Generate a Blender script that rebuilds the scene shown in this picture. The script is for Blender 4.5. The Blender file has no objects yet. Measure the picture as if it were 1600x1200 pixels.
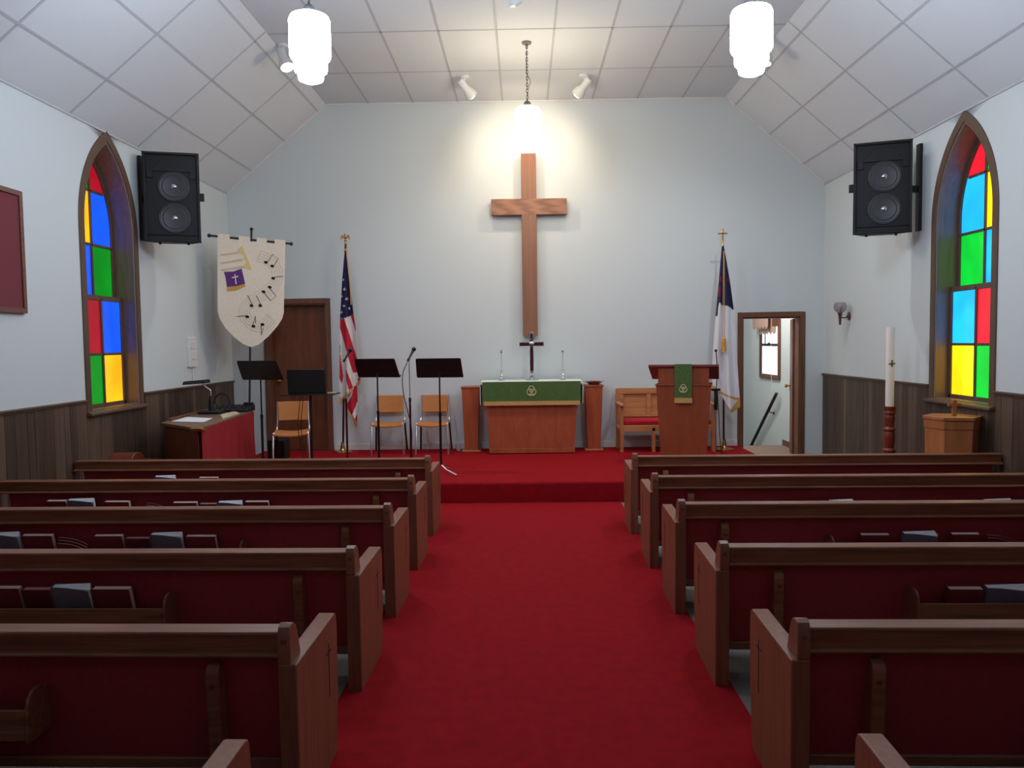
import bpy, bmesh, math, random
from mathutils import Vector, Matrix
random.seed(7)
PI = math.pi
S = bpy.context.scene
COL = S.collection

# ------------------------------------------------------------------ camera model
F, PITCH, YAW, ROLL = 1207.993, 0.0541, -0.0152, -0.013      # for a 1600 x 1200 frame
H = 1.702                                                    # eye height over the nave floor
D = 10.718                                                   # altar wall
P = 0.225                                                    # platform height
XL, XR = -4.057, 4.135                                       # side walls
ZW = H + 2.106                                               # top of side walls
ZC = H + 3.283                                               # flat ceiling
XFL, XFR = -2.65, 2.785                                      # folds of the ceiling
YB = -5.5                                                    # back of the room

def ray(u, v):
    a, b = (u - 800) / F, (v - 600) / F
    c, s = math.cos(-ROLL), math.sin(-ROLL)
    a, b = a * c - b * s, a * s + b * c
    y1 = math.cos(PITCH) + -b * math.sin(PITCH)
    z = -math.sin(PITCH) + -b * math.cos(PITCH)
    return Vector((a * math.cos(YAW) + y1 * math.sin(YAW), -a * math.sin(YAW) + y1 * math.cos(YAW), z))
def U(u, v, Y=None, Z=None, X=None):
    r = ray(u, v)
    t = Y / r.y if Y is not None else ((Z - H) / r.z if Z is not None else X / r.x)
    q = r * t; q.z += H
    return q

cam_d = bpy.data.cameras.new('camera'); cam = bpy.data.objects.new('camera', cam_d); COL.objects.link(cam)
cam_d.sensor_width = 36; cam_d.lens = 36 * F / 1600; cam_d.clip_start = .05
f_ = ray(800, 600).normalized(); r_ = (ray(801, 600) - ray(799, 600)).normalized(); u_ = r_.cross(f_)
cam.matrix_world = Matrix(((r_.x, u_.x, -f_.x, 0), (r_.y, u_.y, -f_.y, 0), (r_.z, u_.z, -f_.z, H), (0, 0, 0, 1)))
S.camera = cam

# ------------------------------------------------------------------ materials
def lin(c):
    return tuple(((x / 255) / 12.92 if x / 255 <= .04045 else ((x / 255 + .055) / 1.055) ** 2.4) for x in c) + (1,)
def mat(name, col, rough=.6, metal=0, spec=.5, emit=None, es=0, var=0, vscale=20, bump=0, bscale=200, alpha=None, sheen=0, trans=0):
    m = bpy.data.materials.new(name); m.use_nodes = True
    nt = m.node_tree; b = nt.nodes['Principled BSDF']
    b.inputs['Base Color'].default_value = lin(col); b.inputs['Roughness'].default_value = rough
    b.inputs['Metallic'].default_value = metal; b.inputs['Specular IOR Level'].default_value = spec
    if sheen: b.inputs['Sheen Weight'].default_value = sheen; b.inputs['Sheen Tint'].default_value = lin(col)
    if trans: b.inputs['Transmission Weight'].default_value = trans
    if emit: b.inputs['Emission Color'].default_value = lin(emit); b.inputs['Emission Strength'].default_value = es
    tc = nt.nodes.new('ShaderNodeTexCoord')
    if var:
        n = nt.nodes.new('ShaderNodeTexNoise'); n.inputs['Scale'].default_value = vscale; n.inputs['Detail'].default_value = 5
        nt.links.new(tc.outputs['Object'], n.inputs['Vector'])
        r = nt.nodes.new('ShaderNodeValToRGB')
        r.color_ramp.elements[0].position = .3; r.color_ramp.elements[1].position = .7
        r.color_ramp.elements[0].color = lin([max(0, x * (1 - var)) for x in col]); r.color_ramp.elements[1].color = lin([min(255, x * (1 + var)) for x in col])
        nt.links.new(n.outputs['Fac'], r.inputs['Fac']); nt.links.new(r.outputs['Color'], b.inputs['Base Color'])
    if bump:
        n2 = nt.nodes.new('ShaderNodeTexNoise'); n2.inputs['Scale'].default_value = bscale; n2.inputs['Detail'].default_value = 3
        nt.links.new(tc.outputs['Object'], n2.inputs['Vector'])
        bp = nt.nodes.new('ShaderNodeBump'); bp.inputs['Strength'].default_value = bump; bp.inputs['Distance'].default_value = .01
        nt.links.new(n2.outputs['Fac'], bp.inputs['Height']); nt.links.new(bp.outputs['Normal'], b.inputs['Normal'])
    return m
def wood(name, c1, c2, axis='x', rough=.45, scale=18, stretch=.06, spec=.5, ring=0):
    m = bpy.data.materials.new(name); m.use_nodes = True
    nt = m.node_tree; b = nt.nodes['Principled BSDF']
    b.inputs['Roughness'].default_value = rough; b.inputs['Specular IOR Level'].default_value = spec
    tc = nt.nodes.new('ShaderNodeTexCoord'); mp = nt.nodes.new('ShaderNodeMapping')
    sc = [scale] * 3; sc['xyz'.index(axis)] = scale * stretch
    mp.inputs['Scale'].default_value = sc
    nt.links.new(tc.outputs['Object'], mp.inputs['Vector'])
    n = nt.nodes.new('ShaderNodeTexNoise'); n.inputs['Scale'].default_value = 1.5; n.inputs['Detail'].default_value = 6
    n.inputs['Roughness'].default_value = .65; n.inputs['Distortion'].default_value = .6
    nt.links.new(mp.outputs['Vector'], n.inputs['Vector'])
    fac = n.outputs['Fac']
    if ring:
        w = nt.nodes.new('ShaderNodeTexWave'); w.inputs['Scale'].default_value = ring; w.inputs['Distortion'].default_value = 9
        w.inputs['Detail'].default_value = 3; w.inputs['Detail Scale'].default_value = .6
        nt.links.new(mp.outputs['Vector'], w.inputs['Vector'])
        mx = nt.nodes.new('ShaderNodeMath'); mx.operation = 'MULTIPLY_ADD'; mx.inputs[1].default_value = .35
        nt.links.new(w.outputs['Fac'], mx.inputs[0])
        m2 = nt.nodes.new('ShaderNodeMath'); m2.operation = 'MULTIPLY'; m2.inputs[1].default_value = .65
        nt.links.new(fac, m2.inputs[0]); nt.links.new(m2.outputs[0], mx.inputs[2]); fac = mx.outputs[0]
    r = nt.nodes.new('ShaderNodeValToRGB')
    r.color_ramp.elements[0].position = .32; r.color_ramp.elements[1].position = .68
    r.color_ramp.elements[0].color = lin(c1); r.color_ramp.elements[1].color = lin(c2)
    nt.links.new(fac, r.inputs['Fac']); nt.links.new(r.outputs['Color'], b.inputs['Base Color'])
    bp = nt.nodes.new('ShaderNodeBump'); bp.inputs['Strength'].default_value = .08; bp.inputs['Distance'].default_value = .005
    nt.links.new(n.outputs['Fac'], bp.inputs['Height']); nt.links.new(bp.outputs['Normal'], b.inputs['Normal'])
    return m
def glow(name, col, strength):
    m = bpy.data.materials.new(name); m.use_nodes = True
    nt = m.node_tree; nt.nodes.clear()
    e = nt.nodes.new('ShaderNodeEmission'); o = nt.nodes.new('ShaderNodeOutputMaterial')
    e.inputs['Color'].default_value = lin(col); e.inputs['Strength'].default_value = strength
    nt.links.new(e.outputs[0], o.inputs['Surface'])
    return m
def pane_glow(name, col, strength):
    # daylit coloured glass: uneven sky behind it, glossy face towards the room
    m = bpy.data.materials.new(name); m.use_nodes = True
    nt = m.node_tree; b = nt.nodes['Principled BSDF']
    b.inputs['Base Color'].default_value = lin([x * .25 for x in col]); b.inputs['Roughness'].default_value = .15
    tc = nt.nodes.new('ShaderNodeTexCoord'); n = nt.nodes.new('ShaderNodeTexNoise'); n.inputs['Scale'].default_value = 2.2
    nt.links.new(tc.outputs['Object'], n.inputs['Vector'])
    mr = nt.nodes.new('ShaderNodeMapRange'); mr.inputs['From Min'].default_value = .3; mr.inputs['From Max'].default_value = .7
    mr.inputs['To Min'].default_value = strength * .75; mr.inputs['To Max'].default_value = strength * 1.15
    nt.links.new(n.outputs['Fac'], mr.inputs['Value']); nt.links.new(mr.outputs[0], b.inputs['Emission Strength'])
    b.inputs['Emission Color'].default_value = lin(col)
    return m

M = dict(
    wall=mat('painted_wall', (208, 216, 218), .75, bump=.06, bscale=90),
    tile=mat('ceiling_tile', (217, 223, 228), .9, var=.02, vscale=300, bump=.12, bscale=350),
    grid=mat('ceiling_grid', (188, 190, 195), .6),
    red_carpet=mat('red_carpet', (150, 14, 24), .95, spec=.15, var=.06, vscale=14, bump=.5, bscale=420, sheen=.35),
    floor=mat('nave_carpet', (122, 118, 112), .95, var=.22, vscale=160, bump=.5, bscale=300),
    hall_floor=mat('hall_carpet', (134, 112, 100), .95, var=.15, vscale=140),
    pew=wood('pew_oak', (110, 64, 44), (150, 96, 68), 'x', .36, 26, .05, .45),
    pew_end=wood('pew_end_oak', (116, 68, 48), (144, 90, 66), 'z', .42, 26, .05),
    pew_red=mat('pew_back_red', (150, 44, 48), .7, var=.06, vscale=60),
    seat=mat('pew_seat_red', (120, 18, 30), .85, bump=.2),
    dark_line=mat('carved_groove', (48, 24, 18), .7),
    bolt=mat('brass_bolt', (110, 84, 60), .4, .6),
    wains=wood('wainscot_walnut', (54, 40, 32), (92, 70, 56), 'z', .5, 22, .03),
    wains_pale=wood('wainscot_pale', (74, 56, 46), (112, 90, 74), 'z', .5, 22, .03), wains_dark=wood('wainscot_dark', (50, 37, 30), (84, 66, 54), 'z', .5, 22, .03),
    groove=mat('wainscot_groove', (30, 22, 18), .8),
    trim=wood('brown_trim', (84, 62, 48), (100, 76, 60), 'z', .5, 20, .08),
    reveal=wood('window_reveal', (116, 92, 78), (138, 112, 96), 'z', .3, 20, .08),
    trimy=wood('brown_trim_level', (84, 62, 48), (100, 76, 60), 'y', .5, 20, .08),
    door=wood('door_veneer', (94, 48, 28), (124, 70, 42), 'z', .45, 8, .12),
    doorframe=wood('door_casing', (92, 56, 38), (122, 80, 58), 'z', .5, 20, .06),
    cross=wood('cross_oak', (122, 80, 60), (154, 106, 82), 'z', .5, 14, .06, ring=1.2),
    crossx=wood('cross_oak_arm', (122, 80, 60), (154, 106, 82), 'x', .5, 14, .06, ring=1.2),
    altar=wood('altar_veneer', (156, 74, 44), (180, 92, 56), 'z', .4, 7, .25),
    pulpit=wood('pulpit_veneer', (138, 66, 38), (158, 80, 48), 'z', .4, 7, .25),
    pulpit_top=wood('pulpit_board', (104, 34, 28), (122, 44, 34), 'x', .35, 7, .25),
    bench=wood('bench_oak', (176, 112, 66), (206, 146, 92), 'x', .45, 20, .06),
    benchz=wood('bench_oak_upright', (166, 100, 60), (196, 132, 84), 'z', .45, 20, .06),
    font=wood('font_oak', (160, 96, 54), (182, 118, 70), 'z', .4, 8, .2),
    desk=wood('desk_veneer', (104, 48, 34), (126, 64, 44), 'z', .4, 7, .25),
    desktop=wood('desk_top', (112, 78, 62), (134, 98, 78), 'y', .4, 10, .15),
    turned=wood('turned_cherry', (104, 36, 24), (130, 52, 34), 'z', .3, 8, .25),
    cushion=mat('red_cushion', (176, 18, 32), .9, bump=.2),
    cloth_red=mat('red_cloth', (152, 14, 26), .85, bump=.15),
    green=mat('green_cloth', (74, 104, 48), .8, var=.12, vscale=70, bump=.15),
    fringe=mat('gold_fringe', (196, 154, 88), .7, var=.15, vscale=120),
    cream=mat('cream_thread', (222, 208, 160), .6),
    white_cloth=mat('white_cloth', (228, 234, 228), .8),
    banner=mat('banner_cloth', (226, 216, 200), .85, var=.02, vscale=40),
    black=mat('black_metal', (20, 19, 20), .45),
    blackp=mat('black_plastic', (18, 18, 20), .55),
    desk_black=mat('stand_black', (12, 9, 10), .5),
    speaker=mat('speaker_black', (16, 17, 20), .55, bump=.2, bscale=300),
    cone=mat('speaker_cone', (46, 44, 48), .5),
    rim=mat('speaker_rim', (70, 70, 74), .5),
    chrome=mat('chrome', (232, 234, 238), .3, 1),
    silver=mat('silver', (205, 206, 208), .22, 1),
    brass=mat('brass', (206, 160, 96), .22, 1),
    gold=mat('gold_tassel', (206, 150, 56), .6),
    tan=mat('chair_vinyl', (192, 124, 64), .5, var=.02),
    maroon=mat('maroon_tube', (64, 18, 22), .35, .3),
    dark_iron=mat('dark_iron', (50, 42, 40), .5, .4),
    white_plastic=mat('white_plastic', (226, 228, 228), .5),
    white_metal=mat('white_enamel', (222, 222, 220), .4),
    grey_cap=mat('grey_cap', (120, 126, 126), .45, .3),
    wax=mat('wax', (238, 226, 214), .5),
    taper=mat('taper_grey', (196, 200, 200), .35),
    paper=mat('paper', (232, 234, 240), .8),
    navy=mat('navy', (26, 30, 74), .85), flag_red=mat('flag_red', (190, 24, 44), .85), flag_white=mat('flag_white', (226, 220, 216), .85),
    flag_white2=mat('flag_white_plain', (226, 224, 230), .85),
    flag_wine=mat('flag_wine', (112, 26, 60), .85),
    purple=mat('purple_cloth', (88, 40, 118), .8), ochre=mat('ochre_cloth', (196, 148, 74), .8), sand=mat('sand_cloth', (222, 196, 130), .85), taupe=mat('taupe_cloth', (204, 186, 156), .85),
    staff=mat('staff_thread', (178, 172, 166), .8), ink=mat('black_felt', (18, 16, 16), .9),
    book_red=mat('book_cover_red', (116, 30, 34), .6, var=.08, vscale=30), book_dark=mat('book_cover_maroon', (92, 22, 30), .6, var=.08, vscale=30),
    book_grey=mat('book_cover_grey', (104, 100, 112), .6, var=.05, vscale=30),
    pages=mat('book_pages', (232, 200, 184), .8), pages_pink=mat('book_pages_rose', (200, 130, 130), .8), pages_white=mat('book_pages_white', (240, 242, 246), .8),
    board_red=mat('board_felt', (118, 52, 58), .9), board_frame=wood('board_frame', (104, 62, 54), (126, 80, 68), 'y', .5),
    cup=mat('grey_cup', (186, 188, 194), .5),
    mesh_grey=mat('mic_grille', (92, 98, 100), .35, .8),
    valance=mat('valance_cloth', (176, 146, 132), .85),
    lamp_cap=mat('lamp_cap', (48, 52, 52), .6),
    smoke=mat('sconce_glass', (214, 206, 210), .08, 0, .6, trans=.85),
    bronze=mat('bronze', (112, 84, 74), .35, .8),
    beige=mat('beige_plastic', (226, 204, 160), .5),
    lamp_glass=glow('pendant_glass', (224, 238, 255), 68),
    lamp_fill=glow('pendant_glass_fill', (228, 240, 255), 8),
    lamp_warm=glow('pendant_glass_warm', (255, 236, 200), 38),
    bulb=glow('spot_bulb', (250, 250, 255), 20), bulb_warm=glow('spot_bulb_warm', (255, 236, 206), 8),
    daylight=glow('daylit_pane', (246, 252, 255), 2.2),
)
GL = dict(r=(214, 22, 36), b=(30, 110, 255), g=(8, 170, 40), y=(255, 196, 24))
for side, k in (('left', 1.15), ('right', 1.6)):
    for c, rgb in GL.items():
        rgb2 = rgb
        if side == 'left': rgb2 = dict(r=(170, 16, 36), b=(18, 84, 255), g=(4, 140, 28), y=(255, 184, 24))[c]
        if side == 'right': rgb2 = dict(r=(214, 26, 44), b=(26, 160, 255), g=(6, 186, 48), y=(255, 208, 14))[c]
        M['pane_' + side + c] = pane_glow('pane_' + side + '_' + c, rgb2, k * (1.15 if c in 'by' else .95))

# ------------------------------------------------------------------ mesh helpers
class MB:
    def __init__(s): s.v = []; s.f = []; s.m = []
    def add(s, vs, fs, mi=0, M_=None):
        o = len(s.v)
        s.v += [tuple(M_ @ Vector(v)) if M_ else tuple(v) for v in vs]
        s.f += [[i + o for i in f] for f in fs]; s.m += [mi] * len(fs)
        return s
    def box(s, x0, x1, y0, y1, z0, z1, mi=0, M_=None):
        v = [(x, y, z) for x in (x0, x1) for y in (y0, y1) for z in (z0, z1)]
        return s.add(v, [(0, 1, 3, 2), (4, 6, 7, 5), (0, 4, 5, 1), (2, 3, 7, 6), (0, 2, 6, 4), (1, 5, 7, 3)], mi, M_)
    def hexa(s, bot, top, mi=0):
        return s.add(list(bot) + list(top), [(3, 2, 1, 0), (4, 5, 6, 7), (0, 1, 5, 4), (1, 2, 6, 5), (2, 3, 7, 6), (3, 0, 4, 7)], mi)
    def prism(s, poly, axis, a0, a1, mi=0, M_=None):
        def p(a, b, c):
            return {'x': (c, a, b), 'y': (a, c, b), 'z': (a, b, c)}[axis]
        n = len(poly)
        v = [p(a, b, a0) for a, b in poly] + [p(a, b, a1) for a, b in poly]
        fs = [tuple(range(n))[::-1], tuple(range(n, 2 * n))] + [(i, (i + 1) % n, (i + 1) % n + n, i + n) for i in range(n)]
        return s.add(v, fs, mi, M_)
    def lathe(s, prof, c=(0, 0, 0), n=24, mi=0, M_=None):
        v = []; fs = []; c = Vector(c)
        for r, z in prof:
            for i in range(n):
                a = 2 * PI * i / n
                v.append((c.x + r * math.cos(a), c.y + r * math.sin(a), c.z + z))
        for k in range(len(prof) - 1):
            for i in range(n):
                j = (i + 1) % n
                fs.append((k * n + i, k * n + j, (k + 1) * n + j, (k + 1) * n + i))
        if prof[0][0] > 1e-5: fs.append(tuple(range(n))[::-1])
        if prof[-1][0] > 1e-5: fs.append(tuple(range((len(prof) - 1) * n, len(prof) * n)))
        return s.add(v, fs, mi, M_)
    def tube(s, pts, r, n=10, mi=0, closed=False):
        pts = [Vector(p) for p in pts]; k = len(pts)
        rr = r if isinstance(r, (list, tuple)) else [r] * k
        v = []; fs = []; prev = None
        for i, p in enumerate(pts):
            if closed: t = (pts[(i + 1) % k] - pts[i - 1]).normalized()
            else: t = ((pts[min(i + 1, k - 1)] - pts[max(i - 1, 0)])).normalized()
            if prev is None:
                a = Vector((0, 0, 1)) if abs(t.z) < .9 else Vector((1, 0, 0))
                nrm = (a - t * a.dot(t)).normalized()
            else:
                nrm = prev - t * prev.dot(t)
                nrm = nrm.normalized() if nrm.length > 1e-6 else t.orthogonal().normalized()
            prev = nrm; bn = t.cross(nrm)
            for j in range(n):
                a = 2 * PI * j / n
                v.append(tuple(p + (nrm * math.cos(a) + bn * math.sin(a)) * rr[i]))
        for i in range(k if closed else k - 1):
            i2 = (i + 1) % k
            for j in range(n):
                j2 = (j + 1) % n
                fs.append((i * n + j, i * n + j2, i2 * n + j2, i2 * n + j))
        if not closed: fs.append(tuple(range(n))[::-1]); fs.append(tuple(range((k - 1) * n, k * n)))
        return s.add(v, fs, mi)
    def ball(s, c, r, mi=0, n=14, sz=1):
        prof = [(max(1e-6, r * math.sin(PI * i / 10)) if 0 < i < 10 else 0, -r * sz * math.cos(PI * i / 10)) for i in range(11)]
        return s.lathe(prof, c, n, mi)
    def build(s, name, mats, parent=None, bevel=0, seg=2, smooth=True, flip=False):
        me = bpy.data.meshes.new(name); me.from_pydata(s.v, [], s.f)
        if not isinstance(mats, (list, tuple)): mats = [mats]
        for m in mats: me.materials.append(M[m] if isinstance(m, str) else m)
        for p, i in zip(me.polygons, s.m): p.material_index = i
        bm = bmesh.new(); bm.from_mesh(me); bmesh.ops.remove_doubles(bm, verts=bm.verts, dist=1e-6)
        bmesh.ops.recalc_face_normals(bm, faces=bm.faces)
        bm.to_mesh(me); bm.free()
        if smooth:
            for p in me.polygons: p.use_smooth = True
            me.set_sharp_from_angle(angle=math.radians(38))
        o = bpy.data.objects.new(name, me); COL.objects.link(o)
        if parent: o.parent = parent
        if bevel:
            b = o.modifiers.new('bevel', 'BEVEL'); b.width = bevel; b.segments = seg; b.limit_method = 'ANGLE'; b.angle_limit = math.radians(40)
        return o
def B(*a, **k): return MB().box(*a, **k)
def tag(o, label, cat, group=None, kind=None):
    o['label'] = label; o['category'] = cat
    if group: o['group'] = group
    if kind: o['kind'] = kind
    return o
def thing(name, label, cat, loc=(0, 0, 0), rz=0, group=None):
    o = bpy.data.objects.new(name, None); o.empty_display_size = .1; COL.objects.link(o)
    o.location = loc; o.rotation_euler = (0, 0, rz)
    return tag(o, label, cat, group)
def struct(o, label=None):
    o['kind'] = 'structure'
    if label: o['label'] = label
    return o
def dup(root, loc, rz, label, group=None):
    r = root.copy(); COL.objects.link(r); r.location = loc; r.rotation_euler = (0, 0, rz); r['label'] = label
    if group: r['group'] = group
    for ch in list(root.children):
        c = ch.copy(); COL.objects.link(c); c.parent = r
        for g in list(ch.children):
            e = g.copy(); COL.objects.link(e); e.parent = c
    return r
def spline(pts, n=8):
    pts = [Vector(p) for p in pts]; out = []
    q = [pts[0] * 2 - pts[1]] + pts + [pts[-1] * 2 - pts[-2]]
    for i in range(1, len(q) - 2):
        for k in range(n):
            t = k / n; a, b, c, d = q[i - 1], q[i], q[i + 1], q[i + 2]
            out.append(.5 * ((2 * b) + (c - a) * t + (2 * a - 5 * b + 4 * c - d) * t * t + (3 * b - a - 3 * c + d) * t ** 3))
    out.append(pts[-1]); return out
def inside(p, poly):
    x, y = p; r = False; j = len(poly) - 1
    for i in range(len(poly)):
        xi, yi = poly[i]; xj, yj = poly[j]
        if (yi > y) != (yj > y) and x < (xj - xi) * (y - yi) / (yj - yi) + xi: r = not r
        j = i
    return r

# ------------------------------------------------------------------ room shell
def arch(yc, hw, zb, zs, za, n=16):
    """pointed arch outline in (y, z), from bottom near to bottom far"""
    hh = za - zs; R = (hw * hw + hh * hh) / (2 * hw)
    out = [(yc - hw, zb), (yc - hw, zs)]
    cx = yc - hw + R; a1 = math.atan2(hh, hw - R)
    for i in range(1, n + 1):
        a = PI + (a1 - PI) * i / n
        out.append((cx + R * math.cos(a), zs + R * math.sin(a)))
    right = [(2 * yc - y, z) for y, z in out[:-1]][::-1]
    return out + right
WT = .32
def side_wall(name, x0, x1, yc, hw, zb, zs, za, ya, yb):
    o = arch(yc, hw, zb, zs, za); k = len(o) // 2
    m = MB()
    m.box(x0, x1, ya, yc - hw, -.02, ZW); m.box(x0, x1, yc + hw, yb, -.02, ZW)
    m.box(x0, x1, yc - hw, yc + hw, -.02, zb)
    l = o[1:k + 1]; m.prism(l + [(yc, ZW), (yc - hw, ZW)], 'x', x0, x1)
    r = o[k:-1]; m.prism(r + [(yc + hw, ZW), (yc, ZW)], 'x', x0, x1)
    w = m.build(name, 'wall'); struct(w, 'white painted side wall with one arched window')
    return w
WL = dict(yc=7.625, hw=.455, zb=1.10, zs=2.86, za=3.71)
WR = dict(yc=7.375, hw=.465, zb=1.08, zs=2.83, za=3.70)
side_wall('wall_left', XL - WT, XL, **WL, ya=YB, yb=D)
side_wall('wall_right', XR, XR + WT, **WR, ya=YB, yb=D + 4.6)
# altar wall with two door openings, gambrel top
T = .16
m = MB()
d1a, d1b, d1t = -3.53, -2.735, 2.27
d2a, d2b, d2t = 3.02, 3.81, 2.0
for a, b, z0, z1 in ((XL - WT, d1a, -.02, ZW), (d1a, d1b, d1t, ZW), (d1b, d2a, -.02, ZW), (d2a, d2b, d2t, ZW), (d2b, XR, -.02, ZW)):
    m.box(a, b, D, D + T, z0, z1)
m.prism([(XL, ZW), (XR, ZW), (XFR, ZC), (XFL, ZC)], 'y', D, D + T)
struct(m.build('wall_back', 'wall'), 'white gable wall behind the altar')
struct(B(XL - WT, XR + WT, YB - .2, YB, -.02, ZC + .1).build('wall_front', 'wall'), 'wall behind the viewer')
# floor
struct(B(XL - WT, XR + WT, YB - .2, D + .02, -.1, 0).build('floor', 'floor'), 'grey brown nave carpet under the pews')
struct(B(-.905, 1.005, YB + .1, 8.10, 0.0005, .008).build('floor_aisle', 'red_carpet'), 'red carpet down the centre aisle')
# platform (rounded nosing)
m = MB(); R = .03
pr = [(8.10, .0), (8.10, P - R)] + [(8.10 + R - R * math.cos(a), P - R + R * math.sin(a)) for a in [PI / 2 * i / 5 for i in range(1, 6)]] + [(D - .002, P), (D - .002, 0)]
m.prism(pr, 'x', -3.10, 2.97)
m.box(-3.64, -3.10, 9.66, D - .002, 0, P)
struct(m.build('floor_platform', 'red_carpet', bevel=.008), 'raised red carpeted platform with one step')
# ceiling : tiles + grid bars
m = MB(); e = .12
for x0, z0, x1, z1 in ((XL, ZW, XFL, ZC), (XFL, ZC, XFR, ZC), (XFR, ZC, XR, ZW)):
    dx, dz = x1 - x0, z1 - z0; L = math.hypot(dx, dz); n = (-dz / L * e, dx / L * e)
    v = [(x0, YB - .2, z0), (x1, YB - .2, z1), (x1, D + T, z1), (x0, D + T, z0)]
    m.hexa(v, [(a + n[0], b, c + n[1]) for a, b, c in v])
ceil_o = struct(m.build('ceiling', 'tile', smooth=False), 'folded ceiling of white acoustic tiles')
m = MB(); TL = .6096; hb = .012; tk = .004
def bar(p, q, nrm, w=hb):
    p, q, nrm = Vector(p), Vector(q), Vector(nrm).normalized(); t = (q - p).normalized(); s_ = t.cross(nrm) * w
    v = [p - s_, p + s_, q + s_, q - s_]
    m.hexa([tuple(a - nrm * .002) for a in v], [tuple(a + nrm * tk) for a in v])
ys = []
y = D - 1.1846
while y > YB: ys.append(y); y -= 2 * TL
c0 = -2.0715
x = c0
while x < XFR - .05:
    bar((x, YB, ZC), (x, D, ZC), (0, 0, -1)); x += TL
bar((c0 - TL + .03, YB, ZC), (c0 - TL + .03, D, ZC), (0, 0, -1), .004)
for y in ys: bar((XFL, y, ZC), (XFR, y, ZC), (0, 0, -1))
for x0, x1 in ((XL, XFL), (XR, XFR)):
    dx, dz = x1 - x0, ZC - ZW; L = math.hypot(dx, dz); nn = (dz / L * (1 if x1 > x0 else -1), 0, -abs(dx) / L)
    ysl = []; y = D - (2.48 - 2 * TL)
    while y > YB: ysl.append(y); y -= 2 * TL
    for y in ysl: bar((x0, y, ZW), (x1, y, ZC), nn)
    s_ = .46 if x0 < 0 else .40
    while s_ < L - .03:
        bar((x0 + dx * s_ / L, YB, ZW + dz * s_ / L), (x0 + dx * s_ / L, D, ZW + dz * s_ / L), nn); s_ += TL
m.build('ceiling_grid', 'grid', ceil_o)
# edge mouldings where the ceiling meets the walls, baseboards
m = MB(); k_ = .012
m.box(XL, XL + k_, YB, D, ZW - .02, ZW); m.box(XR - k_, XR, YB, D, ZW - .02, ZW)
struct(m.build('trim_1', 'grid'), 'thin grey moulding at the top of the side walls')
m = MB()
for p, q in (((XL, ZW), (XFL, ZC)), ((XFL, ZC), (XFR, ZC)), ((XFR, ZC), (XR, ZW))):
    p, q = Vector((p[0], D - .006, p[1])), Vector((q[0], D - .006, q[1])); t = (q - p).normalized(); n = Vector((t.z, 0, -t.x))
    v = [p, q, q + n * .022, p + n * .022]
    m.hexa([(a.x, D - .012, a.z) for a in v], [(a.x, D + .001, a.z) for a in v])
struct(m.build('trim_2', 'white_metal'), 'white moulding along the gable edge')
m = MB()
m.box(-2.655, 2.955, D - .014, D, P, P + .085); m.box(3.90, XR, D - .014, D, 0, .085); m.box(XL, -3.64, D - .014, D, 0, .085)
struct(m.build('baseboard_back', 'white_metal', bevel=.004), 'low pale baseboard of the gable wall')

# wainscot boards
def wainscot(name, x, sgn, yc, wy0, wy1, ztop=1.19):
    m = MB(); y = YB; rnd = random.Random(3)
    while y < D - .02:
        w = rnd.choice([.085, .12, .16, .2, .1]); y2 = min(y + w, D - .005)
        if D - .005 - y2 < .03: y2 = D - .005
        zt = ztop
        segs = [(y, y2)]
        if y2 > wy0 and y < wy1:
            segs = []
            if y < wy0: segs.append((y, wy0, ztop))
            segs.append((max(y, wy0), min(y2, wy1), 1.044 if sgn < 0 else 1.064))
            if y2 > wy1: segs.append((wy1, y2, ztop))
        for sg in segs:
            a, b = sg[0], sg[1]; zz = sg[2] if len(sg) > 2 else ztop
            if b - a < .004: continue
            xs = sorted((x, x + sgn * .012)); m.box(xs[0], xs[1], a + .002, b - .002, 0, zz, rnd.choice([0, 0, 2, 3]))
            xs = sorted((x, x + sgn * .007)); m.box(xs[0], xs[1], a - .0005, b + .0005, 0, zz, 1)
        y = y2
    o = struct(m.build(name, ['wains', 'groove', 'wains_pale', 'wains_dark'], smooth=False), 'dark brown plank wainscot')
    c = MB()
    for a, b in ((YB, wy0), (wy1, D)):
        xs = sorted((x, x + sgn * .022)); c.box(xs[0], xs[1], a, b, ztop - .005, ztop + .03)
        xs = sorted((x, x + sgn * .034)); c.box(xs[0], xs[1], a, b, ztop + .012, ztop + .026)
    c.build('cap_rail', 'trimy', o, bevel=.004)
wainscot('trim_3', XL, 1, 7.6, 7.075, 8.175)
wainscot('trim_4', XR, -1, 7.4, 6.825, 7.925)

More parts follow.
